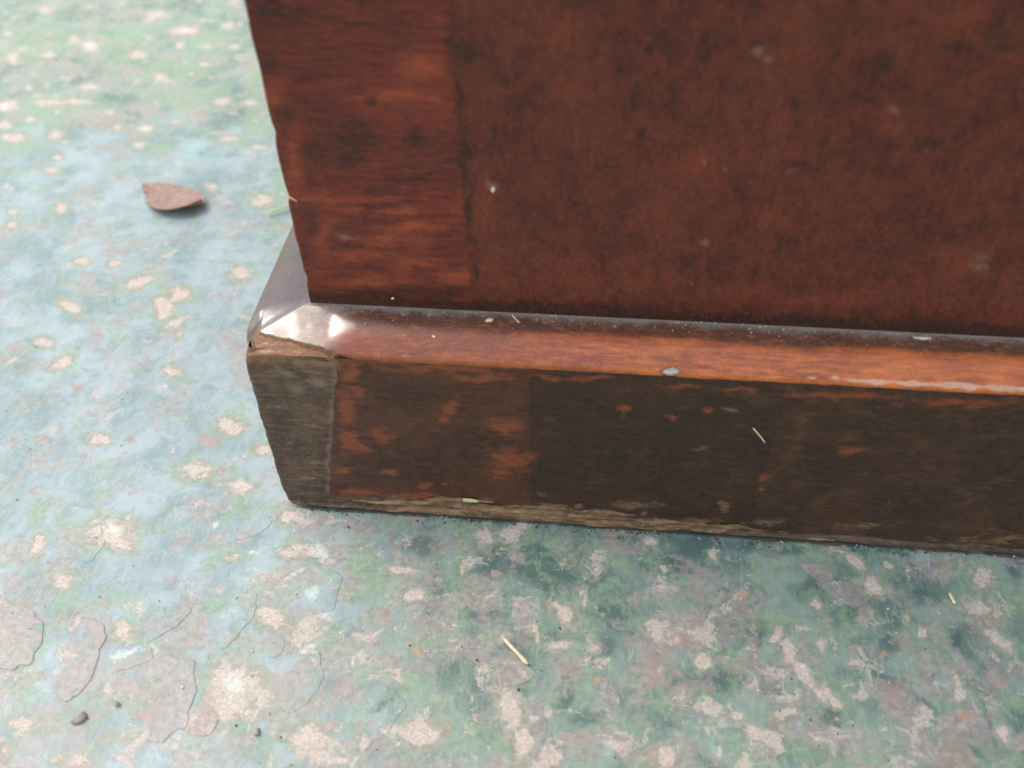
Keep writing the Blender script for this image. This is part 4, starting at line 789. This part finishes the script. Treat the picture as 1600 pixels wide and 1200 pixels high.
lump("glint_drop", M_glint, (103.0, .5, 60.1), 1.5, (1.35, .7, .8), 11, "shiny grey drop shaped as a glint on the front edge of the moulding", "drop")
lump("glint_drop", M_glint, (160.0, 10.7, 65.3), 1.2, (2.0, .6, .45), 12, "small glassy drop shaped as a glint where moulding meets the front panel at the right", "drop")
lump("chip", M_chip, (47.2, 4.6, 63.4), .62, (1, .8, .6), 21, "roundish pale speck on the reddish front moulding near the corner", "chip")
lump("chip", M_chip, (60.0, 9.6, 65.1), .9, (1.2, .7, .4), 22, "flat straw coloured chip on the dusty inner edge of the moulding", "chip", rot=.4)
lump("chip", M_green, (53.7, -.55, 8.6), 1.6, (1.6, .3, .5), 23, "yellow green chip lodged at the splintered foot of the plinth", "chip")
lump("chip", M_chip, (61.8, D0 - .15, 100.0), .8, (.6, .3, 1.0), 24, "pale drip spot on the cabinet front right of the crossband joint", "chip")
lump("chip", M_chip, (36.5, D0 - .5, 68.5), .45, (1, .6, .7), 25, "tiny pale crumb on the crossband strip just above the moulding", "chip")

# ------------------------------------------------------------------ crumbs and dust nobody could count
def crumbs(name, pts, mats, label, seed):
    rn = random.Random(seed); vs, fs, mi = [], [], []
    for x, y, z, r in pts:
        a0 = rn.uniform(0, 6.28); st = rn.uniform(.5, 2.2); b = len(vs)
        ca, sa = math.cos(a0), math.sin(a0)
        for dx, dy, dz in ((1, 0, 0), (0, 1, 0), (-1, .1, 0), (-.1, -1, 0), (.1, .1, .8), (0, 0, -.6)):
            dx *= st; q = rn.uniform(.7, 1.2)
            vs.append(((x + (dx * ca - dy * sa) * r * q) * S, (y + (dx * sa + dy * ca) * r * q) * S, (z + dz * r * q) * S))
        mm = rn.randrange(len(mats))
        for i in range(4):
            j = (i + 1) % 4
            fs += [(b + i, b + j, b + 4), (b + j, b + i, b + 5)]; mi += [mm, mm]
    me = bpy.data.meshes.new(name); me.from_pydata(vs, [], fs)
    o = link(name, me, mats); me.polygons.foreach_set("material_index", mi); me.update()
    return tag(o, label, None, None, "stuff")
M_dark = simple_mat("dark_grit", (.05, .04, .035), (.10, .08, .07), .7, 1.0)
rn = random.Random(99)
pts = []
for _ in range(520):
    x = rn.uniform(-190, 225); y = rn.uniform(-95, 200) if x < -3 else rn.uniform(-95, -2)
    pts.append((x, y, .05, rn.choice((.12, .15, .2, .2, .3))))
crumbs("grit", pts, [M_stone, M_chip, M_dark, M_dark], "fine grit specks scattered over the tabletop", 1)
pts = []
for _ in range(260):
    x = rn.uniform(17, 215); w = abs(rn.gauss(0, 2.6))
    if w > 9: continue
    z = float(np.interp(w, PR[:, 0], PR[:, 1]))
    pts.append((x, D0 - w - .1, z + .06, rn.choice((.08, .1, .12, .18))))
for _ in range(50):
    y = rn.uniform(14, 90); pts.append((rn.uniform(5, 15), y, 65.45, rn.choice((.08, .12, .15))))
crumbs("dust_crumbs", pts, [M_chip, M_stone, M_straw], "pale dust crumbs lying along the top of the plinth moulding", 2)
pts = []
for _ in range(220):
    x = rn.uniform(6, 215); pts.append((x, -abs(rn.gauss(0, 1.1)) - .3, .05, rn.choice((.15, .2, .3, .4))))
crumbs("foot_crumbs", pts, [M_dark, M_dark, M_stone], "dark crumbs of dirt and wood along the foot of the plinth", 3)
